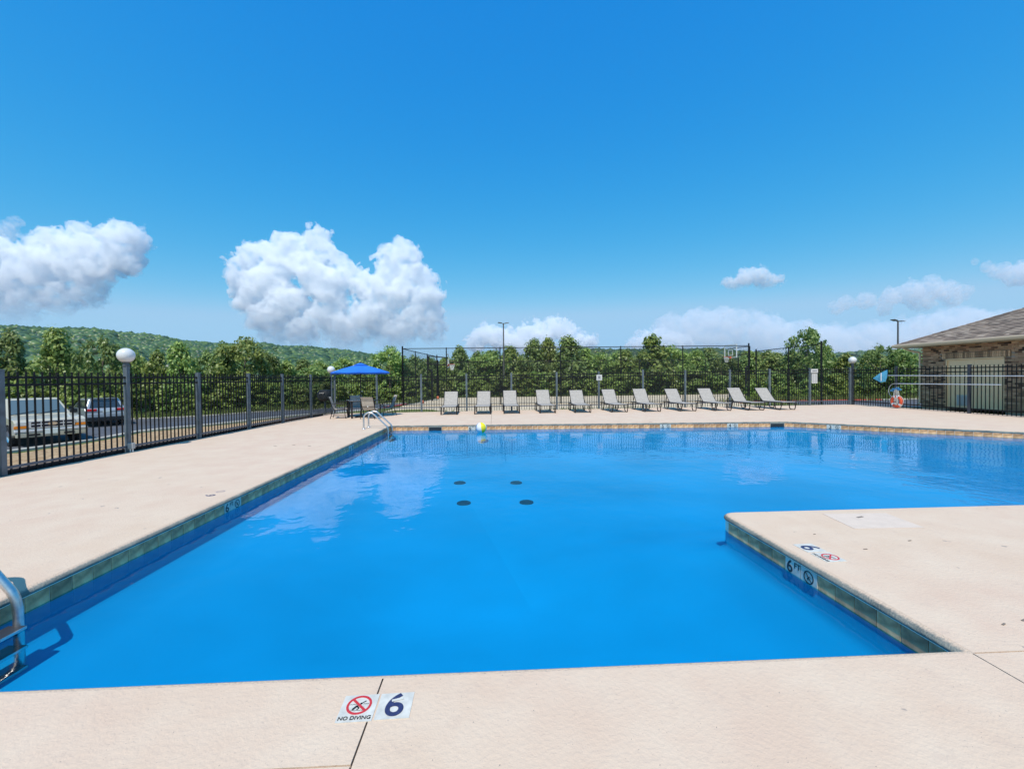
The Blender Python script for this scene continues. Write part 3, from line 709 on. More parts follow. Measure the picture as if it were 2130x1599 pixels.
# ------------------------------------------------------------------ ladders, ball
def ladder(lab, x, y, sp, apparent, hi=1., rr_=.024):
    t = thing('pool_ladder', lab, 'pool ladder', (x, y, 0))
    for s in (-.5, .5):
        yy = s * sp
        pts = [(-.55, 0.), (-.55, .18), (-.55, .28)] + arc(-.38, .30, .17, 176, 42, 9) + [(.105, .065), (.13, .025), (.142, -.03), (.145, -.3), (.145, apparent)]
        MB().tube([(a, yy, z * (hi if z > 0 else 1)) for a, z in pts], rr_, 12).build('handrail', M_steel, t, smooth=True, auto=R(60))
        MB().lathe([(0, .022), (.03, .022), (.05, .008), (.052, 0)], 16, (-.55, yy, 0)).build('escutcheon', M_steel, t, smooth=True)
    for k, z in enumerate((-.145, -.27, -.40)):
        b = MB().box((.15, 0, z), (.12, sp - .02, .020)); b.build('tread', mat('ladder_tread', (.03, .03, .035), .5), t, bevel=.004)
        MB().box((.213, 0, z + .004), (.006, sp - .04, .016)).build('tread_trim', M_steel, t)
ladder('steel pool ladder at the far left corner of the pool', -3.20, 12.62, .48, -.62)
ladder('steel pool ladder cut off by the near left picture edge', -3.225, 2.60, .50, -.45, 1.28, .026)

ball = thing('beach_ball', 'white, yellow and blue beach ball floating by far edge', 'beach ball', (-.36, 12.35, W_Z + .138), 0)
BR = .158
cols = [M_white, mat('ball_yellow', (.78, .66, .02), .35), M_white, mat('ball_red', (.6, .05, .04), .35), M_white, mat('ball_blue', (.02, .22, .62), .35)]
for k in range(6):
    V = []; Fc = []; nu, nv = 5, 13
    for i in range(nv):
        for j in range(nu):
            th = math.pi * i / (nv - 1); ph = 2 * math.pi * (k + j / (nu - 1)) / 6; V.append((BR * math.sin(th) * math.cos(ph), BR * math.sin(th) * math.sin(ph), BR * math.cos(th)))
    for i in range(nv - 1):
        for j in range(nu - 1): Fc.append((i * nu + j, i * nu + j + 1, (i + 1) * nu + j + 1, (i + 1) * nu + j))
    o = MB().add(V, Fc).build('gore', cols[k], ball, smooth=True)
ball.rotation_euler = (R(8), R(6), R(-150))

# ------------------------------------------------------------------ life ring, poles, net on the right fence
XF = 16.55
lr = thing('life_ring', 'orange and white life ring hanging on the right fence', 'life ring', (XF, 16.63, .285))
def torus_arc(a0, a1, r, n, rr=.19, m=12):
    return MB().tube([(0, rr * math.sin(R(a0 + (a1 - a0) * i / n)), rr * math.cos(R(a0 + (a1 - a0) * i / n))) for i in range(n + 1)], r, m)
M_orange = mat('buoy_orange', (.70, .09, .03), .5); bands = [-18, 18, 128, -128]
o = MB().tube([(0, .19 * math.sin(2 * math.pi * i / 40), .19 * math.cos(2 * math.pi * i / 40)) for i in range(40)], .068, 14, closed=True).build('ring', M_orange, lr, smooth=True)
for a in bands: torus_arc(a - 11, a + 11, .0705, 5).build('band', M_white, lr, smooth=True, auto=R(60))
rp = MB()
for a0, a1 in ((30, 115), (140, 220), (-115, -30)):
    rp.tube([(-.02, (.27 + .02 * math.sin(i / 8 * math.pi)) * math.sin(R(a0 + (a1 - a0) * i / 8)), (.27 + .02 * math.sin(i / 8 * math.pi)) * math.cos(R(a0 + (a1 - a0) * i / 8))) for i in range(9)], .008, 5)
rp.build('grab_rope', mat('pale_rope', (.66, .64, .58), .85), lr, smooth=True)
rope = MB()
for dy in (-.16, -.1, -.03, .04, .10): rope.tube([(-.03, .0, .58), (-.05, dy * .7, .42), (-.06, dy, .2)], .009, 5)
for q in range(3): rope.tube([(-.07, -.05 + q * .03 + .05 * math.cos(k * .6), .0 + .14 * math.sin(k * .6)) for k in range(11)], .008, 5)
ro = rope.build('throw_rope', MATS['pale_rope']); ro.location = (XF, 16.63, .285); tag(ro, 'pale throw rope hanging above the orange life ring', 'rope')
def fpole(name, lab, y0, z0, y1, z1, r):
    t = thing(name, lab, 'pole', (XF - .02, y0, 0)); MB().tube([(0, 0, z0), (0, y1 - y0, z1)], r, 8).build('shaft', M_alu, t)
    for f in (.36, .72): MB().box((.03, (y1 - y0) * f, z0 + (z1 - z0) * f), (.07, .03, .04)).build('bracket', M_black, t)
    return t
np_ = fpole('skimmer_pole', 'long upper aluminium pole carrying the blue leaf net', 17.02, 1.345, 12.3, 1.30, .016)
hk = fpole('rescue_pole', 'lower aluminium pole ending in a bent rescue loop', 16.5, 1.01, 13.05, 1.02, .016)
MB().tube([(0, 0, 1.01)] + [(0, .22 + .26 * math.sin(R(a)), .72 + .29 * math.cos(R(a))) for a in range(0, 181, 20)] + [(0, .12, .40)], .010, 6).build('rescue_loop', M_alu, hk, smooth=True)
nt_ = thing('leaf_net', 'bright blue leaf skimmer net at the end of upper pole', 'pool net', (XF - .05, 17.02, 1.33))
rim = [(0, .0, .24), (0, -.03, .1), (0, .0, -.1), (0, .06, -.24), (-.05, .24, -.28), (-.10, .56, -.10), (-.06, .30, .10)]
MB().tube(rim, .013, 6, closed=True).build('rim', mat('net_frame_blue', (.02, .28, .55), .4), nt_, smooth=True)
M_net = mat('net_blue', (.10, .42, .62), .7, var=.1, vscale=20)
bag = MB(); cxy = Vector((.10, .22, -.02))
V = [Vector(p) for p in rim] + [Vector(p) * .6 + cxy * .4 + Vector((.05, 0, 0)) for p in rim] + [cxy + Vector((.03, 0, 0))]; k = len(rim)
bag.add(V, [(i, (i + 1) % k, k + (i + 1) % k, k + i) for i in range(k)] + [(k + i, k + (i + 1) % k, 2 * k) for i in range(k)])
# net: the front face too, as a slack skin over the rim
bag.add([Vector(p) * .97 + Vector((-.012, 0, 0)) for p in rim] + [Vector((-.07, .2, -.03))], [(i, (i + 1) % k, k) for i in range(k)])
bag.build('net_bag', M_net, nt_); MB().box((-.10, .17, -.04), (.02, .035, .34)).build('pale_strip', M_white, nt_)
cl = MB()
for i, (dy, dz, a) in enumerate(((.10, .50, .5), (-.05, .54, -.3), (-.13, .49, -.7), (.18, .44, .9))): cl.box((-.03, dy, dz), (.05, .13, .07), 0)
b = cl.build('blue_strap', mat('strap_blue', (.05, .25, .5), .6)); b.location = (XF, 16.63, .285); tag(b, 'blue strap bundle knotted just above the life ring', 'strap')

# ------------------------------------------------------------------ brick building
WX = 18.95; WY1 = 17.9; WH = 2.66; DY0, DY1, DZ = 14.85, 16.88, 2.0
bd = thing('brick_building', 'brown brick building with hipped shingle roof on the right', 'building', (WX, WY1, 0))
def L3(x, y, z): return (x - WX, y - WY1, z)
core = MB(); M_mortar = mat('mortar', (.52, .42, .32), .95, var=.15, vscale=6)
core.box(L3(WX + 4.02, (DY1 + WY1) / 2 + .0, WH / 2 - .1), (7.98, WY1 - DY1, WH + .2)); core.box(L3(WX + 4.02, (DY0 + 6.5) / 2, WH / 2 - .1), (7.98, DY0 - 6.5, WH + .2))
core.box(L3(WX + 4.02, (DY0 + DY1) / 2, (WH + DZ) / 2), (7.98, DY1 - DY0 - .002, WH - DZ)); core.build('wall', M_mortar, bd)
def brick_mat():
    m = bpy.data.materials.new('blended_brick'); m.use_nodes = True; t = m.node_tree; N = t.nodes; L = t.links; p = N['Principled BSDF']
    g_ = N.new('ShaderNodeNewGeometry'); r = N.new('ShaderNodeValToRGB'); e = r.color_ramp; e.interpolation = 'LINEAR'
    e.elements[0].position = 0; e.elements[0].color = (.055, .035, .025, 1); e.elements[1].position = 1; e.elements[1].color = (.86, .60, .38, 1)
    for pos, c in ((.18, (.22, .125, .075, 1)), (.45, (.50, .29, .165, 1)), (.7, (.66, .43, .26, 1)), (.85, (.54, .28, .17, 1))): q = e.elements.new(pos); q.color = c
    L.new(g_.outputs['Random Per Island'], r.inputs[0])
    tc = N.new('ShaderNodeTexCoord'); n = N.new('ShaderNodeTexNoise'); n.inputs['Scale'].default_value = 35; L.new(tc.outputs['Object'], n.inputs[0])
    mx = N.new('ShaderNodeMix'); mx.data_type = 'RGBA'; mx.blend_type = 'MULTIPLY'; mx.inputs[0].default_value = .35; L.new(r.outputs[0], mx.inputs[6]); L.new(n.outputs[0], mx.inputs[7])
    L.new(mx.outputs[2], p.inputs['Base Color']); p.inputs['Roughness'].default_value = .9; return m
M_brick = brick_mat(); bl, bh, pl, ph = .200, .060, .211, .0715
field = MB(); soldier = MB()
rows = int((WH + .05) / ph)
for r_ in range(rows):
    z = -.03 + (r_ + .5) * ph
    y = WY1 - (pl / 2 if r_ % 2 else 0) + 0
    while y > 9.2:
        a, b_ = min(y, WY1), y - bl; y -= pl
        if z < DZ + .26 and z > DZ - .01:
            if b_ < DY1 + .16 and a > DY0 - .16: continue
        elif z <= DZ:
            if b_ < DY1 + .012 and a > DY0 - .012:
                if a - (DY1 + .012) > .05: b_ = DY1 + .012
                elif (DY0 - .012) - b_ > .05: a = DY0 - .012
                else: continue
        field.box(L3(WX - .012 + random.uniform(-.002, .002), (a + b_) / 2, z), (.05, a - b_ - .0, bh))
y = DY1 + .14
while y > DY0 - .16:
    soldier.box(L3(WX - .012, y - .03, DZ + .125), (.05, .060, .225)); y -= .0715
xx = 0.
for r_ in range(rows):
    z = -.03 + (r_ + .5) * ph; x = WX + (pl / 2 if r_ % 2 else .02)
    while x < WX + 7.6: field.box(L3(x + bl / 2, WY1 + .012, z), (bl, .05, bh)); x += pl
o = field.build('bricks', M_brick, bd); o['kind'] = 'stuff'
# the soldier course: bricks standing on end over the doors
sm = MB().box((0, 0, 0), (.05, .060, .225)).mesh('brick'); sm.materials.append(mat('soldier_brick', (.46, .29, .17), .9, var=.3, vscale=30, obj=.5))
y = DY1 + .14
while y > DY0 - .16:
    part('brick', sm, bd, L3(WX - .012, y - .03, DZ + .125)); y -= .0715
dr = MB()
for s, y0 in ((0, DY0 + .05), (1, (DY0 + DY1) / 2 + .004)):
    d_ = MB().box(L3(WX + .04, y0 + (DY1 - DY0 - .108) / 4, DZ / 2 - .02), (.045, (DY1 - DY0 - .108) / 2, DZ - .06)).build('door', M_cream, bd)
    if s == 1:
        vy = y0 + .40; MB().box(L3(WX + .012, vy, .31), (.02, .46, .46)).build('vent_frame', mat('vent_paint', (.60, .56, .46), .5), d_)
        for k in range(9): MB().hexa([L3(WX - .012, vy - .19, .13 + k * .042), L3(WX + .006, vy - .19, .13 + k * .042 + .02), L3(WX + .006, vy + .19, .13 + k * .042 + .02), L3(WX - .012, vy + .19, .13 + k * .042), L3(WX - .012, vy - .19, .14 + k * .042), L3(WX + .006, vy - .19, .14 + k * .042 + .02), L3(WX + .006, vy + .19, .14 + k * .042 + .02), L3(WX - .012, vy + .19, .14 + k * .042)]).build('louvre', mat('louvre_grey', (.42, .45, .48), .5), d_)
    else:
        MB().lathe([(0, -.05), (.02, -.05), (.03, -.03), (.02, 0), (0, 0)], 12, L3(WX + .012, y0 + .86, .86), 'x').build('knob', M_steel, d_, smooth=True)
fr = MB()
for y0, sy, z0_, sz in ((DY1 - .02, .05, DZ / 2 - .02, DZ), (DY0 + .02, .05, DZ / 2 - .02, DZ), ((DY0 + DY1) / 2, DY1 - DY0 - .01, DZ - .02, .045)): fr.box(L3(WX + .005, y0, z0_), (.07, sy, sz))
fr.build('door_frame', M_cream, bd)
# roof: hip, eaves 0.5 out, shingle courses as real overlapping strips
EX, EYN, EYS = WX - .5, WY1 + .78, 5.6; EZ = 2.70; SL = .463
def roof_z(x): return EZ + (x - EX) * SL
RW = 4.6; RX = EX + RW
rf = MB().add([L3(EX, EYN, EZ), L3(EX, EYS, EZ), L3(RX, EYS + RW, EZ + RW * SL), L3(RX, EYN - RW, EZ + RW * SL), L3(EX + 2 * RW, EYN, EZ), L3(EX + 2 * RW, EYS, EZ)],
    [(0, 1, 2, 3), (0, 3, 4), (3, 2, 5, 4), (1, 5, 2), (0, 4, 5, 1)]).build('roof', mat('roof_deck', (.12, .10, .09), .95), bd)
shm = bpy.data.materials.new('weathered_shingle'); shm.use_nodes = True
t_ = shm.node_tree; g_ = t_.nodes.new('ShaderNodeNewGeometry'); rmp = t_.nodes.new('ShaderNodeValToRGB'); rmp.color_ramp.elements[0].color = (.20, .145, .11, 1); rmp.color_ramp.elements[1].color = (.48, .37, .28, 1)
q = rmp.color_ramp.elements.new(.5); q.color = (.33, .245, .185, 1)
nn = t_.nodes.new('ShaderNodeTexNoise'); nn.inputs['Scale'].default_value = 60; tcc = t_.nodes.new('ShaderNodeTexCoord'); t_.links.new(tcc.outputs['Object'], nn.inputs[0])
mm = t_.nodes.new('ShaderNodeMix'); mm.data_type = 'RGBA'; mm.blend_type = 'MULTIPLY'; mm.inputs[0].default_value = .4
t_.links.new(g_.outputs['Random Per Island'], rmp.inputs[0]); t_.links.new(rmp.outputs[0], mm.inputs[6]); t_.links.new(nn.outputs[0], mm.inputs[7]); t_.links.new(mm.outputs[2], t_.nodes['Principled BSDF'].inputs['Base Color']); t_.nodes['Principled BSDF'].inputs['Roughness'].default_value = .95
sh = MB(); crs = .15; nrow = int(RW / crs)
for r_ in range(nrow):
    x0, x1 = EX - .03 + r_ * crs, EX + (r_ + 1.25) * crs
    ya = EYN - r_ * crs + .01; yb = max(9.2, EYS + r_ * crs)
    y = ya - random.uniform(0, .3); first = True
    while True:
        wd = random.choice((.16, .22, .30, .34)); a, b_ = (ya if first else y), y - wd; first = False; y = b_
        if b_ < yb: break
        h0 = random.choice((.012, .020, .026))
        lift = .02
        sh.hexa([L3(x0, a, roof_z(x0) + lift), L3(x0, b_ + .006, roof_z(x0) + lift), L3(x1, b_ + .006, roof_z(x1) + .004), L3(x1, max(a - (crs if a == ya else 0), b_), roof_z(x1) + .004),
                 L3(x0, a, roof_z(x0) + lift + h0), L3(x0, b_ + .006, roof_z(x0) + lift + h0), L3(x1, b_ + .006, roof_z(x1) + .008), L3(x1, max(a - (crs if a == ya else 0), b_), roof_z(x1) + .008)])
o = sh.build('shingles', shm, bd); o['kind'] = 'stuff'
hc = MB()
for i in range(26):
    s0, s1 = i * .18 - .02, i * .18 + .2; p, q = Vector(L3(EX + s0, EYN - s0, EZ + s0 * SL + .045)), Vector(L3(EX + s1, EYN - s1, EZ + s1 * SL + .03)); n_ = Vector((.09, .09, 0)); dn = Vector((0, 0, -.035))
    hc.add([p - n_ + dn, p, p + n_ + dn, q - n_ + dn, q, q + n_ + dn], [(0, 1, 4, 3), (1, 2, 5, 4)])
o = hc.build('hip_caps', shm, bd); o['kind'] = 'stuff'
M_gut = mat('almond_gutter', (.76, .58, .39), .4)
gp = [(-.10, .02), (-.11, -.02), (-.085, -.10), (0, -.105), (0, .0)]
gu = MB(); n_ = len(gp)
V = [L3(EX + x, y, EZ + z) for y in (EYN + .02, EYS) for x, z in gp]
gu.add(V, [(0, 1, 2, 3, 4), (9, 8, 7, 6, 5)] + [(i, (i + 1) % 5, 5 + (i + 1) % 5, 5 + i) for i in range(5)]); gu.build('gutter', M_gut, bd)
MB().box(L3(EX + 2 * RW / 2, EYN + .02, EZ - .05), (2 * RW, .03, .13)).build('fascia', M_gut, bd)
MB().box(L3(EX + RW, (EYN + EYS) / 2, EZ - .115), (2 * RW - .02, EYN - EYS - .02, .02)).build('soffit', mat('soffit_white', (.5, .47, .4), .7), bd)
ds = MB().tube([L3(EX - .04, 18.25, EZ - .10), L3(EX + .02, 18.22, EZ - .16), L3(EX + .22, 18.12, EZ - .27), L3(WX - .05, 17.95, EZ - .36), L3(WX - .05, 17.93, EZ - .5), L3(WX - .05, 17.93, .12), L3(WX - .16, 17.93, .04)], .042, 4)
ds.build('downspout', M_gut, bd)
# ------------------------------------------------------------------ basketball court
CZ = -.40
M_court = mat('court_concrete', (.57, .45, .30), .9, var=.14, vscale=1.2, bump=.002, bscale=60)
cs = MB().prism([(-6.3, 29.3), (19.0, 29.0), (26, 31.2), (26, 40.5), (-5.2, 40.5)], CZ - .25, CZ).build('court_slab', M_court); tag(cs, kind='structure')
ap = MB().prism([(-6.3, 24.2), (-6.2, 29.28), (19.0, 28.98), (19.8, 27.9), (16.4, 27.9), (16.4, 22.5), (6, 23.2)], CZ - .2, CZ - .03).build('court_apron', M_court); tag(ap, kind='structure')
M_bpost = mat('black_vinyl_post', (.008, .009, .010), .6, spec=.25)
M_wire = mat('black_vinyl_wire', (.02, .022, .024), .6)
ct = thing('chain_link_fence', 'tall black chain link fence around the basketball court', 'chain link fence', (0, 29.3, CZ))
def links(p, q, h, sp=.10, wr=.0023):
    p, q = Vector(p), Vector(q); Ln = (q - p).length; d = (q - p) / Ln; nv = Vector((-d.y, d.x)); V = []; Fc = []
    for sg in (1, -1):
        k = -h if sg > 0 else 0.
        while k < (Ln if sg > 0 else Ln + h):
            a0 = k; za, zb = 0., h; a1 = k + sg * h
            if sg > 0:
                if a0 < 0: za = -a0; a0 = 0
                if a1 > Ln: zb = h - (a1 - Ln); a1 = Ln
            else:
                if a0 > Ln: za = a0 - Ln; a0 = Ln
                if a1 < 0: zb = h + a1; a1 = 0
            if zb - za > .05:
                A = p + d * a0; B = p + d * a1; o = len(V); e = Vector((d.x * .7, d.y * .7)) * wr * 1.0
                for P_, z in ((A, za), (B, zb)):
                    V += [(P_.x - e.x, P_.y - e.y, z + wr * .7 * sg), (P_.x + e.x, P_.y + e.y, z - wr * .7 * sg), (P_.x + nv.x * wr, P_.y + nv.y * wr, z)]
                Fc += [(o, o + 1, o + 4, o + 3), (o + 1, o + 2, o + 5, o + 4), (o + 2, o, o + 3, o + 5)]
            k += sp
    return V, Fc
def loc_(p): return (p[0], p[1] - 29.3)
def court_side(pts, h, rail=True, mid=False):
    for p, q in zip(pts, pts[1:]):
        p, q = loc_(p), loc_(q)
        if rail: MB().tube([(p[0], p[1], h - .03), (q[0], q[1], h - .03)], .028, 6).build('top_rail', M_bpost, ct)
        MB().tube([(p[0], p[1], .06), (q[0], q[1], .06)], .012, 5).build('bottom_wire', M_bpost, ct)
    p, q = loc_(pts[0]), loc_(pts[-1])
    V, Fc = links(p, q, h - .05); o = MB().add(V, Fc).build('wire_mesh', M_wire, ct); o['kind'] = 'stuff'
    for i, p in enumerate(pts):
        x, y = loc_(p); e = i in (0, len(pts) - 1); b = MB().tube([(x, y, 0), (x, y, h + (.12 if e else 0))], .052 if e else .036, 8)
        b.lathe([(0, h + .15 if e else h + .03), (.03, h + .14 if e else h + .025), (.055 if e else .04, h + (.12 if e else 0)), (.055 if e else .04, h + (.09 if e else -.03))], 8, (x, y, 0)); b.build('post', M_bpost, ct)
near = [(-6.2, 29.4), (-3.2, 29.38), (.5, 29.33), (4.7, 29.3), (8.95, 29.27), (13.35, 29.23), (18.1, 29.2)]
court_side(near, 3.95)
court_side([(-6.2, 29.4), (-6.0, 32.6), (-5.6, 35.9), (-5.25, 40.4)][:1] + [(-5.96, 32.9), (-5.62, 36.6), (-5.28, 40.3)], 3.95)
court_side([(-5.2, 40.4), (-2.3, 40.4), (.9, 40.4), (4.3, 40.4), (7.6, 40.4), (10.9, 40.4), (14.2, 40.4), (17.5, 40.4), (20.7, 40.4), (24.0, 40.4)], 3.45)
court_side([(19.65, 24.5), (19.85, 27.6), (20.1, 31.5)], 3.68)

def hoop(lab, x, y, f, zb, zr, arm):       # f: +1 faces +x
    t = thing('basketball_hoop', lab, 'basketball hoop', (x, y, CZ))
    z = lambda v: v - CZ
    MB().tube([(0, 0, 0), (0, 0, z(2.02)), (-.06 * f, 0, z(2.12)), (-.27 * f, 0, z(2.22)), (-.3 * f, 0, z(2.34)), (-.3 * f, 0, z(zb + 1.0))], .085, 12).build('pole', M_bpost, t, smooth=True, auto=R(50))
    for s in (-.22, .22):
        MB().tube([(-.3 * f, s * .5, z(zb + .98)), (arm * f, s * 2, z(zb + .82))], .035, 6).build('upper_arm', M_bpost, t)
        MB().tube([(-.3 * f, s * .5, z(zb + .35)), (arm * f, s * 2, z(zb + .18))], .035, 6).build('lower_arm', M_bpost, t)
    bw, bh_ = 1.86, 1.14
    MB().box((arm * f, 0, z(zb) + bh_ / 2), (.018, bw - .08, bh_ - .08)).build('glass_panel', M_bb, t)
    fr = MB()
    for s in (-1, 1): fr.box((arm * f, s * (bw / 2 - .03), z(zb) + bh_ / 2), (.05, .07, bh_)); fr.box((arm * f, 0, z(zb) + bh_ / 2 + s * (bh_ / 2 - .03)), (.049, bw - .14, .06))
    fr.build('board_frame', M_white, t)
    sq = MB(); X = (arm + .0125) * f
    for s in (-1, 1): sq.box((X, s * .31, z(zb) + .44), (.02, .07, .50)); sq.box((X, 0, z(zb) + .44 + s * .22), (.021, .55, .06))
    sq.build('target_square', M_white, t)
    MB().box(((arm + .07) * f, 0, z(zr) - .06), (.12, .30, .16)).build('rim_bracket', M_red2, t)
    c = ((arm + .36) * f, 0, z(zr)); MB().tube([(c[0] + .235 * math.cos(k * math.pi / 12), .235 * math.sin(k * math.pi / 12), c[2]) for k in range(24)], .014, 6, closed=True).build('rim', M_red2, t, smooth=True)
    nb = MB()
    for k in range(12):
        for sg in (-1, 1):
            P = []
            for i in range(6):
                a = (k + sg * i * .5) * math.pi / 6; r = .232 - .125 * (i / 5) ** .8; P.append((c[0] + r * math.cos(a), r * math.sin(a), c[2] - i * .095))
            nb.tube(P, .0075, 4)
    nb.build('net', mat('white_net_cord', (.75, .75, .72), .8), t)
M_red2 = mat('rim_orange_red', (.62, .10, .05), .45)
M_bb = bpy.data.materials.new('backboard_glass'); M_bb.use_nodes = True
t_ = M_bb.node_tree; t_.nodes.clear(); a_ = t_.nodes.new('ShaderNodeBsdfTransparent'); a_.inputs[0].default_value = (.93, .95, .96, 1); b_ = t_.nodes.new('ShaderNodeBsdfGlossy'); b_.inputs['Roughness'].default_value = .03
m_x = t_.nodes.new('ShaderNodeMixShader'); m_x.inputs[0].default_value = .07; o_ = t_.nodes.new('ShaderNodeOutputMaterial')
t_.links.new(a_.outputs[0], m_x.inputs[1]); t_.links.new(b_.outputs[0], m_x.inputs[2]); t_.links.new(m_x.outputs[0], o_.inputs[0])
hoop('basketball hoop at the left end of court, net facing right', -5.08, 35.4, 1, 2.34, 2.62, 1.32)
hoop('basketball hoop at the right end, glass board with white square', 21.75, 35.5, -1, 2.93, 3.03, 1.35)
for x, y, lab in ((-5.25, 31.5, 'orange basketball on the court beside the fence post'), (-5.0, 38.4, 'orange basketball lying further back under the left hoop')):
    t = thing('basketball', lab, 'basketball', (x, y, CZ + .135)); MB().lathe([(.135 * math.sin(R(a)), -.135 * math.cos(R(a))) for a in range(0, 181, 12)], 20).build('ball', mat('basketball_orange', (.62, .15, .06), .6, bump=.002, bscale=200), t, smooth=True)
    sm_ = MB()
    for ax in ((0, 0), (1, 0), (0, 1)):
        P = []
        for k in range(24):
            u, v = .1355 * math.cos(k * math.pi / 12), .1355 * math.sin(k * math.pi / 12); P.append((u, v, 0) if ax == (0, 0) else ((u, 0, v) if ax[0] else (0, u, v)))
        sm_.tube(P, .003, 4, closed=True)
    sm_.build('seams', M_ink, t)

# ------------------------------------------------------------------ grill, light poles
gr = thing('park_grill', 'dark charcoal grill on a post outside the fence corner', 'grill', (-8.35, 21.4, float(gz(-8.35, 21.4))))
M_iron = mat('cast_iron', (.03, .032, .034), .6, var=.2, vscale=10)
MB().tube([(0, 0, -.1), (0, 0, .82)], .05, 10).build('post', M_slate, gr); hb = MB(); hb.lathe([(0, .80), (.20, .82), (.33, .92), (.36, 1.08), (.35, 1.10)], 20); hb.build('firebox', M_iron, gr, smooth=True, auto=R(40))
MB().lathe([(.365, 1.10), (.34, 1.24), (.22, 1.35), (0, 1.38)], 20).build('lid', M_iron, gr, smooth=True, auto=R(40)); MB().tube([(-.1, -.33, 1.2), (-.1, -.39, 1.2), (.1, -.39, 1.2), (.1, -.33, 1.2)], .012, 6).build('handle', M_steel, gr)
def light_pole(lab, x, y, h, heads, span, rz):
    z0 = float(gz(x, y)); t = thing('light_pole', lab, 'light pole', (x, y, z0), rz); hh = h - z0
    MB().tube([(0, 0, -.2), (0, 0, hh)], [.085, .06], 10).build('pole', mat('pole_bronze', (.09, .085, .08), .5), t)
    for s in heads:
        MB().tube([(0, 0, hh - .06), (s * span * .4, 0, hh)], .03, 6).build('arm', M_brown, t)
        MB().hexa([(s * span * .35, -.16, hh - .03), (s * span, -.18, hh + .02), (s * span, .18, hh + .02), (s * span * .35, .16, hh - .03), (s * span * .35, -.13, hh + .05), (s * span, -.15, hh + .08), (s * span, .15, hh + .08), (s * span * .35, .13, hh + .05)]).build('lamp_head', mat('lamp_head_grey', (.10, .105, .11), .5), t)
light_pole('slim parking lot light pole with twin heads behind the court', 1.12, 43.5, 7.05, (-1, 1), .55, .3)
light_pole('twin headed light pole left of the brick building roof', 34.9, 35.0, 5.95, (-1, 1), 1.15, .5)

# ------------------------------------------------------------------ vehicles (x forward, y left)
def wheel(mb_parent, x, y, r, wd, rim_m, s):
    o = MB().lathe([(r * .60, -wd / 2), (r * .93, -wd / 2), (r, -wd * .35), (r, wd * .35), (r * .93, wd / 2), (r * .60, wd / 2), (r * .58, 0), (r * .60, -wd / 2)], 26, (x, y, r), 'y').build('wheel', M_rubber, mb_parent, smooth=True, auto=R(40))
    rb = MB(); rb.lathe([(0, s * wd * .36), (r * .16, s * wd * .38), (r * .2, s * wd * .30), (r * .52, s * wd * .34), (r * .61, s * wd * .46), (r * .61, 0)], 22, (x, y, r), 'y')
    for k in range(6):
        a = k * math.pi / 3; rb.add([], [])
    rb.build('rim', rim_m, o, smooth=True, auto=R(40)); return o
def side_body(prof, wd, name, m, parent, bev=.035): return MB().prism_y(prof, -wd / 2, wd / 2).build(name, m, parent, bevel=bev)
def frustum(b, t, z0, z1): return MB().hexa([(b[0], -b[2], z0), (b[1], -b[2], z0), (b[1], b[2], z0), (b[0], b[2], z0), (t[0], -t[2], z1), (t[1], -t[2], z1), (t[1], t[2], z1), (t[0], t[2], z1)])
M_chrome = mat('chrome', (.75, .76, .78), .12, 1.)
tx, ty = -15.35, 15.40; th = R(-32)
ux, uy = math.cos(th), math.sin(th)
tk = thing('pickup_truck', 'light gold pickup truck facing the fence, orange side markers', 'pickup truck', (tx - 2.45 * ux, ty - 2.45 * uy, -.73), th)
M_gold = mat('light_gold_paint', (.50, .46, .35), .3, coat=.6)
q = []
def wheel_arch(x, r): return [(x + r * math.cos(R(a)), .33 + r * math.sin(R(a))) for a in range(0, 181, 20)]
prof = [(2.43, .42), (2.47, .60), (2.45, .84), (2.30, .93), (1.05, 1.03), (-2.4, 1.03), (-2.45, .45)] + [(-1.95, .42)] + [(p, z) for p, z in wheel_arch(-1.5, .42)][::-1] + [(-1.0, .36), (1.1, .36)] + wheel_arch(1.62, .42)[::-1] + [(2.1, .40)]
side_body(prof, 1.74, 'body', M_gold, tk)
cab = frustum((-.75, 1.12, .82), (-.55, .38, .66), 1.02, 1.60).build('cab', M_gold, tk, bevel=.03)
def quad_panel(P, name, m, parent, th_=.008):
    P = [Vector(p) for p in P]; n = (P[1] - P[0]).cross(P[3] - P[0]).normalized() * th_
    return MB().hexa([*P, *[p + n for p in P]]).build(name, m, parent)
lerp = lambda a, b, t: tuple(a[i] + (b[i] - a[i]) * t for i in range(3))
def cab_face(p00, p10, p11, p01, mx, my0, my1, name, m, parent):   # inset quad on a face, p00 bottom-left ... seen from outside counter-clockwise
    f = lambda u, v: lerp(lerp(p00, p10, u), lerp(p01, p11, u), v)
    return quad_panel([f(mx, my0), f(1 - mx, my0), f(1 - mx, my1), f(mx, my1)], name, m, parent)
M_wind = mat('windscreen_glass', (.10, .14, .15), .06, spec=1.)
cab_face((1.12, -.82, 1.02), (1.12, .82, 1.02), (.38, .66, 1.60), (.38, -.66, 1.60), .05, .06, .90, 'windscreen', M_wind, tk)
cab_face((1.12, .82, 1.02), (-.75, .82, 1.02), (-.55, .66, 1.60), (.38, .66, 1.60), .16, .08, .88, 'side_window', M_glass, tk)
cab_face((-.75, -.82, 1.02), (1.12, -.82, 1.02), (.38, -.66, 1.60), (-.55, -.66, 1.60), .16, .08, .88, 'side_window', M_glass, tk)
gl = MB(); gl.box((2.475, 0, .76), (.03, .98, .20)); gl = gl.build('grille', mat('grille_black', (.012, .012, .03), .4), tk)
sl = MB(); sl.box((2.492, 0, .862), (.03, 1.12, .028)); sl.box((2.492, 0, .762), (.03, 1.0, .03)); sl.box((2.492, 0, .655), (.03, 1.04, .024))
for y in (-.27, .27): sl.box((2.492, y, .76), (.026, .022, .20))
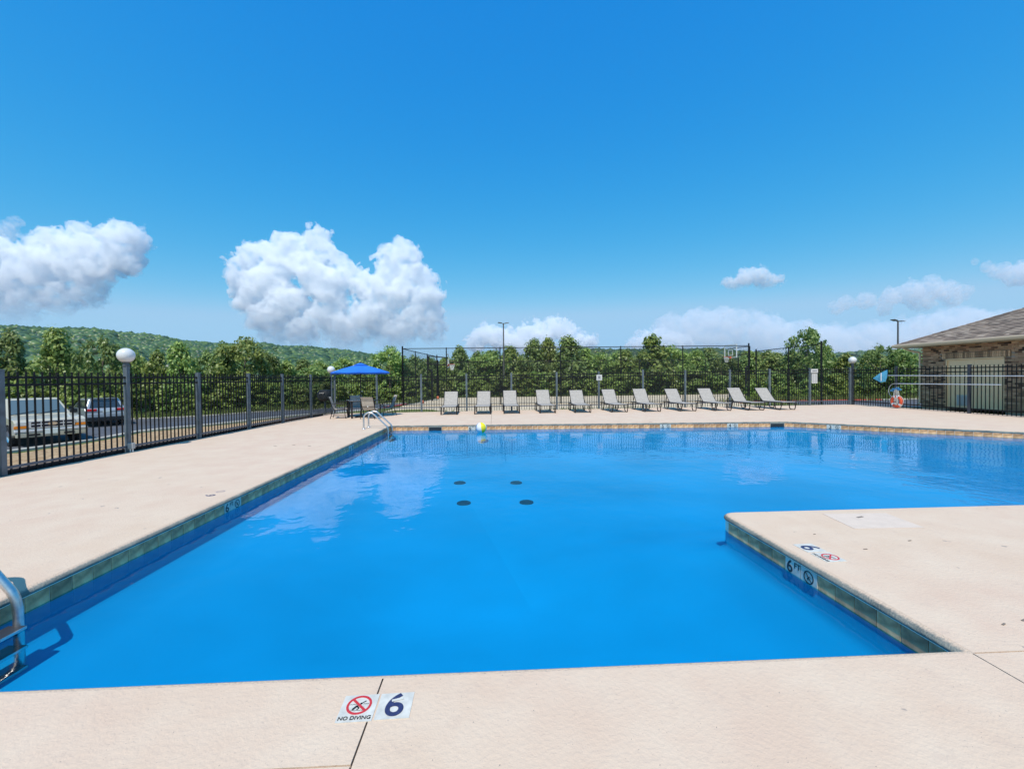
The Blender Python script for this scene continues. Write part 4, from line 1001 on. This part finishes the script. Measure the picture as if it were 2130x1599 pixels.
for y in (-.53, .53): sl.box((2.49, y, .765), (.03, .05, .20))
sl.build('grille_bars', mat('bright_trim', (.66, .67, .68), .25, .3), gl)
MB().lathe([(0, 0), (.5, 0), (.5, .012), (0, .012)], 24).build('oval_badge', M_chrome, gl); bd_ = gl.children[-1]; bd_.location = (2.505, 0, .762); bd_.rotation_euler = (0, R(90), 0); bd_.scale = (.11, .24, 1)
for s in (-1, 1):
    hl = MB().box((2.46, s * .70, .80), (.05, .28, .13)).build('headlight', mat('headlamp_lens', (.62, .62, .58), .08, spec=1.), tk, bevel=.012)
    MB().box((2.46, s * .72, .685), (.055, .33, .085)).build('side_marker', mat('amber_lens', (.75, .22, .01), .2), tk, bevel=.01)
    wb = MB().box((.98, s * .93, 1.10), (.10, .20, .15)).build('mirror', M_ink, tk, bevel=.02)
bm_ = MB().box((2.50, 0, .555), (.10, 1.78, .09)).build('chrome_bumper', mat('bright_trim', (.66, .67, .68), .25, .3), tk, bevel=.02)
MB().box((2.47, 0, .42), (.14, 1.70, .17)).build('valance', mat('valance_gold', (.42, .39, .30), .5), tk, bevel=.03)
MB().box((2.556, -.05, .50), (.012, .32, .16)).build('licence_plate', mat('plate_white', (.66, .70, .66), .4), tk)
op = MB(); op.box((2.548, .40, .42), (.01, .26, .07)); op.box((2.548, -.44, .42), (.01, .26, .07)); op.build('air_intake', M_ink, tk)
wp_ = MB(); wp_.tube([(1.13, -.10, 1.045), (.98, .55, 1.17)], .010, 5); wp_.tube([(1.13, -.70, 1.045), (.99, -.05, 1.17)], .010, 5); wp_.build('wiper', M_ink, tk)
for x in (-1.5, 1.62):
    for s in (-1, 1): wheel(tk, x, s * .76, .35, .22, M_chrome, s)
MB().box((0, 0, .38), (3.9, 1.3, .2)).build('chassis', M_ink, tk)

sx_, sy_ = -23.1, 26.3; th = math.atan2(.60, -.80); ux, uy = math.cos(th), math.sin(th)
sv = thing('parked_suv', 'silver sport utility car seen from behind, red tail lamps', 'car', (sx_ + 2.2 * ux, sy_ + 2.2 * uy, float(gz(sx_, sy_)) + .03), th)
M_silver = mat('silver_paint', (.40, .43, .45), .28, .3, coat=.6)
prof = [(2.2, .45), (2.28, .70), (2.1, .92), (1.1, 1.02), (-2.15, 1.10), (-2.25, .95), (-2.22, .5)] + [(-1.85, .42)] + wheel_arch(-1.4, .42)[::-1] + [(-.9, .34), (.95, .34)] + wheel_arch(1.42, .42)[::-1] + [(1.95, .42)]
side_body(prof, 1.84, 'body', M_silver, sv)
frustum((-2.12, 1.0, .88), (-1.75, .15, .66), 1.06, 1.66).build('cabin', M_silver, sv, bevel=.04)
cab_face((-2.12, .88, 1.06), (-2.12, -.88, 1.06), (-1.75, -.66, 1.66), (-1.75, .66, 1.66), .09, .08, .80, 'rear_window', M_glass, sv)
cab_face((1.0, .88, 1.06), (-2.12, .88, 1.06), (-1.75, .66, 1.66), (.15, .66, 1.66), .07, .08, .85, 'side_window', M_glass, sv)
cab_face((-2.12, -.88, 1.06), (1.0, -.88, 1.06), (.15, -.66, 1.66), (-1.75, -.66, 1.66), .07, .08, .85, 'side_window', M_glass, sv)
cab_face((1.0, -.88, 1.06), (1.0, .88, 1.06), (.15, .66, 1.66), (.15, -.66, 1.66), .06, .06, .9, 'windscreen', M_wind, sv)
for s in (-1, 1):
    MB().box((-2.22, s * .66, 1.0), (.09, .48, .15)).build('tail_lamp', mat('tail_red', (.55, .015, .02), .15), sv, bevel=.02)
    for x in (-1.4, 1.42): wheel(sv, x, s * .80, .35, .22, M_alu, s)
    MB().tube([(-1.7, s * .60, 1.70), (-1.6, s * .60, 1.73), (.0, s * .60, 1.73), (.1, s * .60, 1.69)], .018, 6).build('roof_rail', M_ink, sv)
    MB().box((.72, s * 1.0, 1.12), (.10, .20, .14)).build('mirror', M_ink, sv, bevel=.02)
MB().box((-2.24, 0, .68), (.14, 1.74, .24)).build('rear_bumper', M_silver, sv, bevel=.04); MB().box((-2.25, 0, .48), (.14, 1.66, .16)).build('bumper_valance', M_ink, sv, bevel=.03)
MB().box((-2.275, 0, .92), (.012, .34, .14)).build('licence_plate', MATS['plate_white'], sv); MB().tube([(-2.14, -.05, 1.10), (-2.06, .35, 1.18)], .012, 5).build('wiper', M_ink, sv)
MB().box((-1.80, 0, 1.665), (.22, 1.2, .03)).build('spoiler', M_silver, sv, bevel=.01); MB().box((0, 0, .38), (3.6, 1.4, .2)).build('chassis', M_ink, sv)

# ------------------------------------------------------------------ trees
M_leafA = leaf_mat('broad_leaf_green', (.10, .18, .03), (.49, .57, .16))
M_leafB = leaf_mat('deep_leaf_green', (.08, .15, .03), (.40, .50, .15))
M_leafC = leaf_mat('yellow_green_shrub', (.13, .21, .03), (.46, .54, .14))
M_bark = mat('grey_bark', (.12, .095, .075), .95, var=.4, vscale=8, bump=.02, bscale=20)
def leaves(centers, n_per, spread, size, up=.75):
    k = len(centers); N_ = k * n_per; c = np.repeat(centers, n_per, 0); sp = np.repeat(np.broadcast_to(spread, (k,)), n_per)
    d = rng.normal(size=(N_, 3)); d /= np.linalg.norm(d, axis=1, keepdims=True); r = rng.random((N_, 1)) ** .45
    pos = c + d * r * sp[:, None] * np.array([1, 1, .8])
    nrm = d * .8 + rng.normal(size=(N_, 3)) * .45 + np.array([0, 0, up]); nrm /= np.linalg.norm(nrm, axis=1, keepdims=True)
    a = np.cross(nrm, rng.normal(size=(N_, 3))); a /= np.linalg.norm(a, axis=1, keepdims=True); b = np.cross(nrm, a)
    s = size * (.6 + .8 * rng.random((N_, 1)))
    V = np.stack([pos - a * s * .5, pos + b * s * .34 - a * s * .05, pos + a * s * .5 - nrm * s * .12, pos - b * s * .34 - a * s * .05], 1).reshape(-1, 3)
    return V, np.arange(N_ * 4).reshape(-1, 4)
def crown_mesh(name, kind, m, nclump, n_per, size):
    # unit crown: height 1 (z 0..1), radius about .5
    pts = []
    while len(pts) < nclump:
        z = random.random(); a = random.random() * 2 * math.pi
        if kind == 'cone': rmax = .5 * min(1, (1.02 - z) * 1.25) ** .8 * (.55 + .45 * min(1, z / .25))
        elif kind == 'round': rmax = .5 * math.sqrt(max(.02, 1 - (2 * z - .9) ** 2 * .85))
        else: rmax = .5 * (1 - .55 * z) * (1 if z < .75 else .8)
        r = rmax * random.random() ** .4 * (1 + .16 * math.sin(3 * a + 5 * z * kindseed[kind]))
        pts.append((r * math.cos(a), r * math.sin(a), .05 + z * .92))
    pts = np.array(pts); sp = rng.uniform(.07, .135, len(pts))
    V, Fq = leaves(pts, n_per, sp, size)
    o = raw(name, V, Fq, m); me = o.data; bpy.data.objects.remove(o); return me, pts
kindseed = {'cone': 1.3, 'round': .8, 'bush': 2.1}
def trunk_mesh(pts):
    b = MB(); b.tube([(0, 0, -.12), (.004, .0, .15), (-.006, .01, .45), (.0, .0, .82)], [.028, .022, .015, .004], 7)
    for p in random.sample(list(map(tuple, pts)), 12):
        z = max(.05, p[2] - .22); b.tube([(0, 0, z), (p[0] * .5, p[1] * .5, z + (p[2] - z) * .45), p], [.010, .006, .002], 5)
    me = b.mesh('trunk', True); me.materials.append(M_bark); return me
VAR = {}
for nm, kind, m, k, n_, s_ in (('a', 'cone', M_leafA, 95, 46, .052), ('b', 'round', M_leafA, 100, 46, .050), ('c', 'cone', M_leafB, 95, 46, .05), ('d', 'round', M_leafB, 105, 46, .048), ('e', 'cone', M_leafA, 85, 50, .058)):
    me, pts = crown_mesh('crown', kind, m, k, n_, s_); VAR[nm] = (me, trunk_mesh(pts))
TREES = [(-34.9, 30, 4.45, 3.6, 'a'), (-35.7, 33, 4.91, 3.6, 'c'), (-31.4, 32, 4.85, 4.3, 'a'), (-28.3, 32, 4.34, 3.0, 'd'), (-28.0, 34, 3.54, 3.0, 'b'), (-25.9, 34, 3.52, 2.9, 'e'), (-23.9, 33.4, 4.03, 3.4, 'a'), (-24.2, 37, 3.67, 3.2, 'c'), (-22.2, 36, 4.24, 3.6, 'c'), (-20.5, 36, 4.54, 4.3, 'b'), (-20.2, 38.4, 3.6, 3.2, 'd'), (-19.0, 40, 2.95, 3.0, 'a'), (-17.5, 42, 2.5, 3.6, 'd'), (-15.6, 43, 2.87, 3.3, 'a'), (-13.8, 44, 2.49, 3.7, 'c'), (-10.8, 45, 4.4, 4.2, 'b'), (-12.4, 45.5, 2.9, 3.6, 'c'), (-9.1, 46, 2.9, 4.0, 'c'), (-7.2, 47, 3.44, 3.6, 'd'), (-5.2, 46, 3.3, 3.6, 'a'), (-3.6, 46, 4.56, 4.2, 'c'), (-.8, 48, 3.96, 5.4, 'b'), (1.9, 47, 4.53, 4.8, 'a'), (4.6, 47, 5.31, 4.5, 'c'), (6.3, 48, 5.43, 4.1, 'a'), (8.2, 46, 5.46, 6.0, 'c'), (10.5, 47, 4.35, 4.5, 'e'), (12.1, 47, 3.7, 4.5, 'b'), (14.8, 47, 4.04, 5.0, 'a'), (17.1, 45, 5.46, 5.7, 'e'), (19.7, 46, 4.31, 4.7, 'b'), (22.6, 46, 3.91, 4.2, 'a'), (25.9, 47, 3.3, 4.4, 'd'), (28.2, 46, 3.2, 4.7, 'c'), (30.6, 45, 3.2, 4.3, 'a'), (31.2, 43, 3.67, 3.6, 'c'), (32.2, 42, 5.71, 4.2, 'd'), (35.8, 44, 4.2, 3.6, 'c'), (34.6, 40, 3.13, 3.4, 'a'), (36.0, 38.6, 3.34, 3.2, 'a'), (39, 40, 3.0, 3.8, 'd'), (28.2, 29.6, 3.25, 2.5, 'd'), (29.4, 29.2, 2.95, 2.7, 'd'), (30.7, 30.2, 3.0, 2.6, 'c'), (33.4, 30, 2.88, 3.0, 'a'), (36.5, 31.5, 3.0, 3.2, 'b'), (42, 34, 3.25, 3.6, 'a'), (47, 33, 3.1, 3.8, 'c')]
for k in range(30): TREES.append((-11 + k * 1.75 + random.uniform(-.6, .6), 50 + random.uniform(-1, 2.5), random.uniform(3.3, 4.5), random.uniform(4.2, 5.4), random.choice('abcde')))
for k in range(13): TREES.append((-40 + k * 2.2 + random.uniform(-.6, .6), 36.5 + k * .85 + random.uniform(-.5, 1), random.uniform(2.6, 3.6), random.uniform(3.2, 4.2), random.choice('abcd')))
TL_ = {'a': 'bushy pointed bright green tree', 'b': 'rounded bright green tree', 'c': 'pointed dark green tree', 'd': 'rounded dark green tree', 'e': 'loose airy pale green tree'}
NAMED = {0: 'bushy tree cut off by the left picture edge', 2: 'widest bright tree above the tan truck, left of globe lamp', 3: 'dark rounded tree just left of the near globe lamp', 6: 'bright pointed tree just right of the near globe lamp', 9: 'tall rounded double crowned tree behind the left fence', 15: 'dark full tree right behind the blue parasol', 20: 'pointed tree behind the left backboard', 25: 'tallest pointed tree behind the middle of the court', 29: 'pale pointed tree rising behind court, right of the light pole', 36: 'tallest dark tree right of the court, above the notice board', 41: 'dark tree close to the brick building downspout'}
for i, (x, y, top_, wd, v) in enumerate(TREES):
    zone = 'across the left road' if x < -13 else ('behind the basketball court' if x < 27 else 'beyond the right hand road')
    lab = NAMED.get(i, TL_[v] + ' in the belt ' + zone); z0 = float(gz(x, y)) - .1
    t = thing('tree', lab, 'tree', (x, y, z0), random.random() * 6.28, 'trees ' + zone)
    cr, tr = VAR[v]; h = (top_ - z0) * 1.07
    for nm_, me in (('crown', cr), ('trunk', tr)):
        o = part(nm_, me, t); o.scale = (wd * 1.05, wd * 1.05, h)
# shrubs: low bright bushes in front of the trees
me, pts = crown_mesh('crown', 'bush', M_leafC, 60, 44, .075); SHa = (me, trunk_mesh(pts)); me, pts = crown_mesh('crown', 'round', M_leafA, 60, 44, .08); SHb = (me, trunk_mesh(pts))
SHR = []
def belt(pts, n, dep, h0, h1, ratio):
    P = dense(pts, .5)
    for i in range(n):
        x, y = P[int((i + .5) / n * (len(P) - 1))]; SHR.append((x + random.uniform(-.3, .3), y + random.uniform(0, dep), random.uniform(h0, h1), ratio))
belt([(-40, 27.6), (-28, 30.2), (-22.6, 32.2), (-17.6, 35.2), (-13.2, 40.4), (-8.5, 44.5)], 62, 1.5, 1.3, 2.6, .6)
belt([(-8, 43.5), (25, 43.5)], 46, 1.2, 1.5, 3.0, .35)
belt([(18, 29.6), (26, 29.4), (34, 29.6)], 20, 1.5, 1.0, 2.0, .75)
belt([(24.6, 34), (25.5, 41.5)], 7, 1.0, 1.4, 2.4, .5)
for x, y, h, ratio in SHR:
    k = random.random() < ratio; zone = 'along the left road' if y < 43 and x < -8 else ('at the back of the court' if x < 26 and y > 40 else 'by the right road')
    t = thing('shrub', ('yellow green leafy shrub ' if k else 'dark green leafy shrub ') + zone, 'shrub', (x, y, float(gz(x, y)) - .05), random.random() * 6.28, ('yellow green ' if k else 'dark green ') + 'shrubs ' + zone)
    o = part('foliage', (SHa if k else SHb)[0], t); s_ = h * random.uniform(.9, 1.35); o.scale = (s_, s_, h)
# tall grass along the kerbs
gp_ = []
for pts, n_ in (([(-40, 27), (-28, 29.4), (-22.6, 31.4), (-17.6, 34.4), (-13.2, 39.6), (-8.5, 43.9)], 9000), ([(17, 28.5), (46, 28.3)], 5000), ([(-7.5, 19.2), (16, 20.2)], 2500), ([(-8, 42), (26, 42)], 6000)):
    P = np.array(dense(pts, .3)); ii = rng.integers(0, len(P), n_); q = P[ii] + rng.normal(size=(n_, 2)) * .45; hh = rng.uniform(.12, .55, n_) * (.5 if n_ == 2500 else 1)
    a = rng.uniform(0, 6.28, n_); zz = gz(q[:, 0], q[:, 1]); dx, dy = np.cos(a) * .035, np.sin(a) * .035; le = rng.normal(size=(n_, 2)) * .12
    gp_.append(np.stack([np.stack([q[:, 0] - dx, q[:, 1] - dy, zz - .03], 1), np.stack([q[:, 0] + dx, q[:, 1] + dy, zz - .03], 1), np.stack([q[:, 0] + le[:, 0], q[:, 1] + le[:, 1], zz + hh], 1)], 1).reshape(-1, 3))
V = np.concatenate(gp_); tag(raw('tall_grass', V, np.arange(len(V)).reshape(-1, 3), leaf_mat('grass_blade', (.10, .15, .03), (.25, .26, .08), .3)), kind='stuff')

# ------------------------------------------------------------------ wooded hills
SKY_L = [(-75, 86), (-50.4, 91), (-46.1, 88), (-41.7, 85), (-37, 73), (-32.7, 63), (-25.3, 57), (-20.3, 52), (-14.9, 43), (-10, 30), (-4, 24), (5, 17), (20, 10), (75, 4)]      # azimuth, ridge height at 700 m
SKY_M = [(-75, 8), (-12, 11), (-2, 13), (4, 16), (12, 22), (20, 22), (27, 22), (33, 19), (36, 16), (40, 14), (44, 15), (50, 16), (75, 19)]       # at 300 m
SKY_R = [(-75, 10), (20, 40), (34, 72), (40, 90), (43.5, 104), (50, 106), (75, 90)]  # at 1700 m
def hill_fn(tab, r0, r1, lift):
    A = np.array(tab, float); A[:, 1] = 1.4 + (A[:, 1] - 1.4) * np.cos(np.radians(A[:, 0])) - lift
    def f(az, r):
        h = np.interp(az, A[:, 0], A[:, 1]); t = np.clip((r - r0) / (r1 - r0), 0, 1); s = t * t * (3 - 2 * t)
        back = np.clip((r - r1) / (r1 * .6), 0, 1)
        fold = (np.sin(az * .55 + 1.3) * np.sin(r * .018 + az * .2) + .6 * np.sin(az * 1.3 + r * .011)) * r1 * .0042 * np.sin(np.pi * t)
        return -4 + (h + 4) * (s * .8 + t * .2) * (1 - back * .25) + fold
    return f
HILLS = []
M_hill = mat('forest_floor', (.035, .055, .018), .95, var=.3, vscale=.02)
blob = None
def ico(level):
    bm = bmesh.new(); bmesh.ops.create_icosphere(bm, subdivisions=level, radius=1); V = np.array([v.co[:] for v in bm.verts]); Fq = np.array([[v.index for v in f.verts] for f in bm.faces]); bm.free(); return V, Fq
IV, IF = ico(1)
M_forest = leaf_mat('hillside_canopy', (.020, .046, .010), (.125, .175, .034), .12)
for nm, tab, r0, r1, azr, n_, rad_ in (('left', SKY_L, 170, 700, (-56, 8), 12000, (1.6, 5.0)), ('middle', SKY_M, 120, 300, (-14, 56), 5000, (1.5, 2.9)), ('right', SKY_R, 900, 1700, (20, 56), 2600, (5, 9))):
    fn = hill_fn(tab, r0, r1, rad_[1] * .75)
    az = np.linspace(-75, 75, 151); r = np.linspace(r0, r1 * 1.5, 40); A, Rr = np.meshgrid(az, r)
    X = Rr * np.sin(np.radians(A)); Y = Rr * np.cos(np.radians(A)); Z = fn(A, Rr) - rad_[0] * .6
    k = len(az); i, j = np.meshgrid(np.arange(k - 1), np.arange(len(r) - 1)); a = j * k + i
    o = raw('hill', np.stack([X, Y, Z], -1).reshape(-1, 3), np.stack([a, a + 1, a + k + 1, a + k], -1).reshape(-1, 4), M_hill); tag(o, kind='structure')
    aa = rng.uniform(*azr, n_); t = rng.random(n_) ** .6; rr_ = r0 + (r1 * 1.04 - r0) * (.10 + .90 * t); s = rng.uniform(*rad_, n_)
    px_, py_ = rr_ * np.sin(np.radians(aa)), rr_ * np.cos(np.radians(aa)); pz_ = fn(aa, rr_) - s * .1
    Vv = []; Ff = []
    base = IV * (1 + .0)
    for q_ in range(n_):
        nz_ = 1 + rng.normal(size=(len(IV), 1)) * .16
        Vv.append(IV * nz_ * np.array([1, 1, .8]) * s[q_] + np.array([px_[q_], py_[q_], pz_[q_]]))
    Vv = np.concatenate(Vv); Ff = (IF[None] + (np.arange(n_) * len(IV))[:, None, None]).reshape(-1, 3)
    tag(raw('forest', Vv, Ff, M_forest), kind='stuff')
# ------------------------------------------------------------------ clouds: real volumes far beyond the hills, lit by the same sun
def at(px, py, Y):
    u, v = px - 1065, py - 799.5
    d = _r * u / F_PX - _u * v / F_PX + _f
    return Vector((0, 0, CAM_H)) + d * (Y / d.y)
def cloud_material(dens, z0, z1, size, low):
    m = bpy.data.materials.new('cloud_vapour'); m.use_nodes = True; t = m.node_tree; N = t.nodes; L = t.links; N.clear()
    o = N.new('ShaderNodeOutputMaterial'); v = N.new('ShaderNodeVolumePrincipled'); v.inputs['Color'].default_value = (.999, .999, .999, 1); v.inputs['Anisotropy'].default_value = .0
    tc = N.new('ShaderNodeTexCoord'); sp = N.new('ShaderNodeSeparateXYZ'); L.new(tc.outputs['Object'], sp.inputs[0])
    mr = N.new('ShaderNodeMapRange'); mr.interpolation_type = 'SMOOTHSTEP'; mr.inputs[1].default_value = z0; mr.inputs[2].default_value = z1; mr.inputs[3].default_value = low; L.new(sp.outputs[2], mr.inputs[0])
    n = N.new('ShaderNodeTexNoise'); n.inputs['Scale'].default_value = 2.2 / size; n.inputs['Detail'].default_value = 3; L.new(tc.outputs['Object'], n.inputs[0])
    m2 = N.new('ShaderNodeMapRange'); m2.inputs[1].default_value = .38; m2.inputs[2].default_value = .62; m2.inputs[3].default_value = .25; m2.inputs[4].default_value = 1.5; L.new(n.outputs[0], m2.inputs[0])
    a = N.new('ShaderNodeMath'); a.operation = 'MULTIPLY'; L.new(mr.outputs[0], a.inputs[0]); L.new(m2.outputs[0], a.inputs[1])
    b_ = N.new('ShaderNodeMath'); b_.operation = 'MULTIPLY'; b_.inputs[1].default_value = dens; L.new(a.outputs[0], b_.inputs[0]); L.new(b_.outputs[0], v.inputs['Density'])
    L.new(v.outputs[0], o.inputs['Volume']); return m
def cloud(label, Y, lobes, dens, vox, amp=.9, nsc=1., edge=3.5, fade=(0., 0.), thr=.35, low=.0, seed=0.):
    k = Y / F_PX
    C_ = [(at(x, y, Y), r * k) for x, y, r in lobes]
    c0 = sum((c for c, r in C_), Vector()) / len(C_)
    lo = Vector([min(c[i] - c0[i] - r * 1.6 for c, r in C_) for i in range(3)]); hi = Vector([max(c[i] - c0[i] + r * 1.6 for c, r in C_) for i in range(3)])
    g_ = bpy.data.node_groups.new('cloud_density', 'GeometryNodeTree')
    g_.interface.new_socket('Geometry', in_out='INPUT', socket_type='NodeSocketGeometry'); g_.interface.new_socket('Geometry', in_out='OUTPUT', socket_type='NodeSocketGeometry')
    N = g_.nodes; L = g_.links; go = N.new('NodeGroupOutput'); vc = N.new('GeometryNodeVolumeCube'); sm_ = N.new('GeometryNodeSetMaterial')
    pos = N.new('GeometryNodeInputPosition')
    def vm(op, a, b):
        n = N.new('ShaderNodeVectorMath'); n.operation = op
        for i, v in ((0, a), (1, b)):
            if hasattr(v, 'is_output'): L.new(v, n.inputs[i])
            else: n.inputs[i].default_value = v
        return n
    def ma(op, a, b, c=None, clamp=False):
        n = N.new('ShaderNodeMath'); n.operation = op; n.use_clamp = clamp
        for i, v in ((0, a), (1, b), (2, c)):
            if v is None: continue
            if hasattr(v, 'is_output'): L.new(v, n.inputs[i])
            else: n.inputs[i].default_value = v
        return n.outputs[0]
    P = pos.outputs[0]
    acc = None
    for c, r in C_:
        q = c - c0
        d = vm('DISTANCE', P, tuple(q)).outputs['Value']
        e = ma('MULTIPLY_ADD', d, -1 / (r * 1.25), 1.)
        acc = e if acc is None else ma('SMOOTH_MAX', acc, e, .12)
    rm = sum(r for c, r in C_) / len(C_)
    def noise(sc, det, rough):
        n = N.new('ShaderNodeTexNoise'); n.noise_dimensions = '4D'; n.inputs['W'].default_value = seed; n.inputs['Scale'].default_value = sc; n.inputs['Detail'].default_value = det; n.inputs['Roughness'].default_value = rough
        L.new(P, n.inputs['Vector']); return n.outputs[0]
    n1 = noise(nsc / rm * .9, 7, .62)
    # billows: folded noise gives rounded bulges with sharp creases between them
    f1 = ma('ABSOLUTE', ma('SUBTRACT', noise(nsc / rm * 1.9, 3, .5), .5), 0.)
    f2 = ma('ABSOLUTE', ma('SUBTRACT', noise(nsc / rm * 5.5, 3, .5), .5), 0.)
    dd = ma('MULTIPLY_ADD', ma('SUBTRACT', n1, .5), amp * 3.0, ma('MINIMUM', acc, .45))
    dd = ma('MULTIPLY_ADD', f1, amp * 1.6, dd); dd = ma('MULTIPLY_ADD', f2, amp * .8, dd); dd = ma('SUBTRACT', dd, amp * .30 + .02)
    den = ma('MULTIPLY', dd, edge, None, True)
    L.new(den, vc.inputs['Density']); vc.inputs['Min'].default_value = lo; vc.inputs['Max'].default_value = hi
    for i, nm in enumerate('XYZ'): vc.inputs['Resolution ' + nm].default_value = max(8, int((hi[i] - lo[i]) / (vox * k)))
    v2 = N.new('GeometryNodeVolumeToMesh'); v2.inputs['Threshold'].default_value = thr
    L.new(vc.outputs[0], v2.inputs[0]); L.new(v2.outputs[0], go.inputs[0])
    me = bpy.data.meshes.new('cloud'); tmp = bpy.data.objects.new('tmp', me); C.objects.link(tmp)
    md = tmp.modifiers.new('density', 'NODES'); md.node_group = g_
    me2 = bpy.data.meshes.new_from_object(tmp.evaluated_get(bpy.context.evaluated_depsgraph_get())); bpy.data.objects.remove(tmp)
    me2.materials.clear()
    z_ = [at(1065, v, Y).z - c0.z for v in fade] if fade[1] > fade[0] else [-9e4, -8e4]
    me2.materials.append(cloud_material(dens / (k * 100), min(z_), max(z_), rm, low))
    o = bpy.data.objects.new('cloud', me2); C.objects.link(o); o.location = c0
    return tag(o, label, 'cloud')
big = [(x / 3.804 + 440, y / 3.804 + 440, r / 3.804) for x, y, r in (
    (260, 420, 110), (360, 320, 90), (480, 340, 95), (600, 260, 105), (720, 330, 105), (840, 240, 105), (900, 340, 95), (1000, 400, 85), (200, 520, 85), (230, 620, 85), (900, 580, 160), (800, 470, 150), (1100, 500, 105), (1200, 580, 115),
    (1400, 340, 90), (1500, 310, 90), (1570, 370, 100), (1430, 450, 120), (1600, 490, 115), (1700, 560, 105), (1330, 620, 130), (1380, 760, 115), (1500, 640, 135), (1690, 700, 130), (1740, 810, 100), (950, 690, 110), (560, 440, 120), (620, 760, 150), (900, 830, 150), (1250, 860, 160), (1600, 880, 130), (300, 700, 110), (420, 830, 140), (700, 950, 150), (1050, 980, 170), (1450, 960, 160), (1740, 940, 120), (500, 960, 120), (420, 560, 150), (520, 600, 120))]
cloud('large white cumulus towering over the wooded hill, left of centre', 3400, big, 9., 2.0, .72, 1.3, 5., (600, 740), low=.03)
lef = [(x / 4.4375, y / 4.4375 + 440, r / 4.4375) for x, y, r in (
    (740, 170, 85), (500, 270, 110), (360, 330, 110), (620, 330, 150), (850, 370, 150), (1040, 230, 120), (1220, 260, 130), (1100, 360, 150), (1180, 470, 120), (180, 430, 120), (250, 560, 150), (60, 390, 130), (-80, 400, 160), (450, 480, 170), (700, 520, 160), (900, 560, 150), (60, 720, 130), (-60, 800, 160), (150, 820, 120), (400, 680, 130), (-200, 600, 200), (250, 800, 150), (560, 800, 150), (820, 760, 130), (-60, 940, 150), (200, 950, 140))]
cloud('broad white cumulus at the left picture edge above the ridge', 3700, lef, 8., 2.1, .72, 1.3, 5., (525, 675), low=.03)
cloud('low white cumulus heads behind the court, beside the slim light pole', 4200, [(1010, 697, 24), (990, 712, 22), (1035, 705, 26), (1060, 700, 20), (1090, 700, 26), (1120, 695, 28), (1150, 688, 26), (1165, 682, 22), (1180, 690, 22), (1130, 715, 30), (1200, 712, 24), (1225, 710, 18), (1080, 720, 30)], 9., 1.5, .8, 1.7, 5.)
cloud('small isolated puff of cloud alone in the right sky', 3400, [(1525, 590, 20), (1545, 580, 22), (1560, 572, 20), (1580, 578, 22), (1600, 584, 18), (1618, 584, 14)], 7.0, 1.8, .75, 1.2, 2.5, (575, 612))
cloud('low white cloud peaks above trees at right end of the court', 4300, [(1340, 705, 22), (1368, 694, 18), (1395, 702, 16), (1330, 720, 26), (1375, 715, 26), (1420, 712, 20)], 6., 1.8, .75, 1.5, 4.)
cloud('long pale cloud bank low over the right hand trees', 4600, [(1400 + i * 42, 705 - 18 * math.sin(i * .5 + .4) - (8 if i % 3 == 0 else 0), 38 + 6 * (i % 3)) for i in range(19)], 2.0, 3., .5, .8, 1.6, thr=.10)
cloud('thin wispy cloud above the right building roof', 3900, [(1760, 630, 16), (1800, 625, 18), (1850, 618, 20), (1890, 608, 24), (1930, 603, 26), (1970, 604, 22), (2005, 608, 16), (1840, 640, 16), (1740, 640, 14), (1980, 625, 16), (1920, 625, 22)], 3.2, 2.4, .6, 1., 1.6, thr=.10)
cloud('faint cloud wisp at the upper right picture edge', 3900, [(2030, 545, 8), (2050, 555, 12), (2080, 565, 18), (2115, 570, 24), (2150, 565, 30)], 3., 2.4, .6, 1., 1.6, thr=.10)
cloud('small faint cloud scraps above the left cumulus', 3900, [(30, 460, 10), (5, 482, 22), (-25, 485, 25), (40, 463, 12), (25, 468, 12)], 2.5, 2.5, .55, 1., 2.)


# ------------------------------------------------------------------ air
hz = MB().box((0, 1160, 55), (5200, 2920, 122)).build('haze', None); tag(hz, kind='stuff')
hm = bpy.data.materials.new('air'); hm.use_nodes = True; t_ = hm.node_tree; t_.nodes.clear()
o_ = t_.nodes.new('ShaderNodeOutputMaterial'); v_ = t_.nodes.new('ShaderNodeVolumePrincipled'); v_.inputs['Color'].default_value = (.86, .93, 1, 1); v_.inputs['Density'].default_value = .00009; v_.inputs['Anisotropy'].default_value = .2
t_.links.new(v_.outputs[0], o_.inputs['Volume']); hz.data.materials.append(hm)
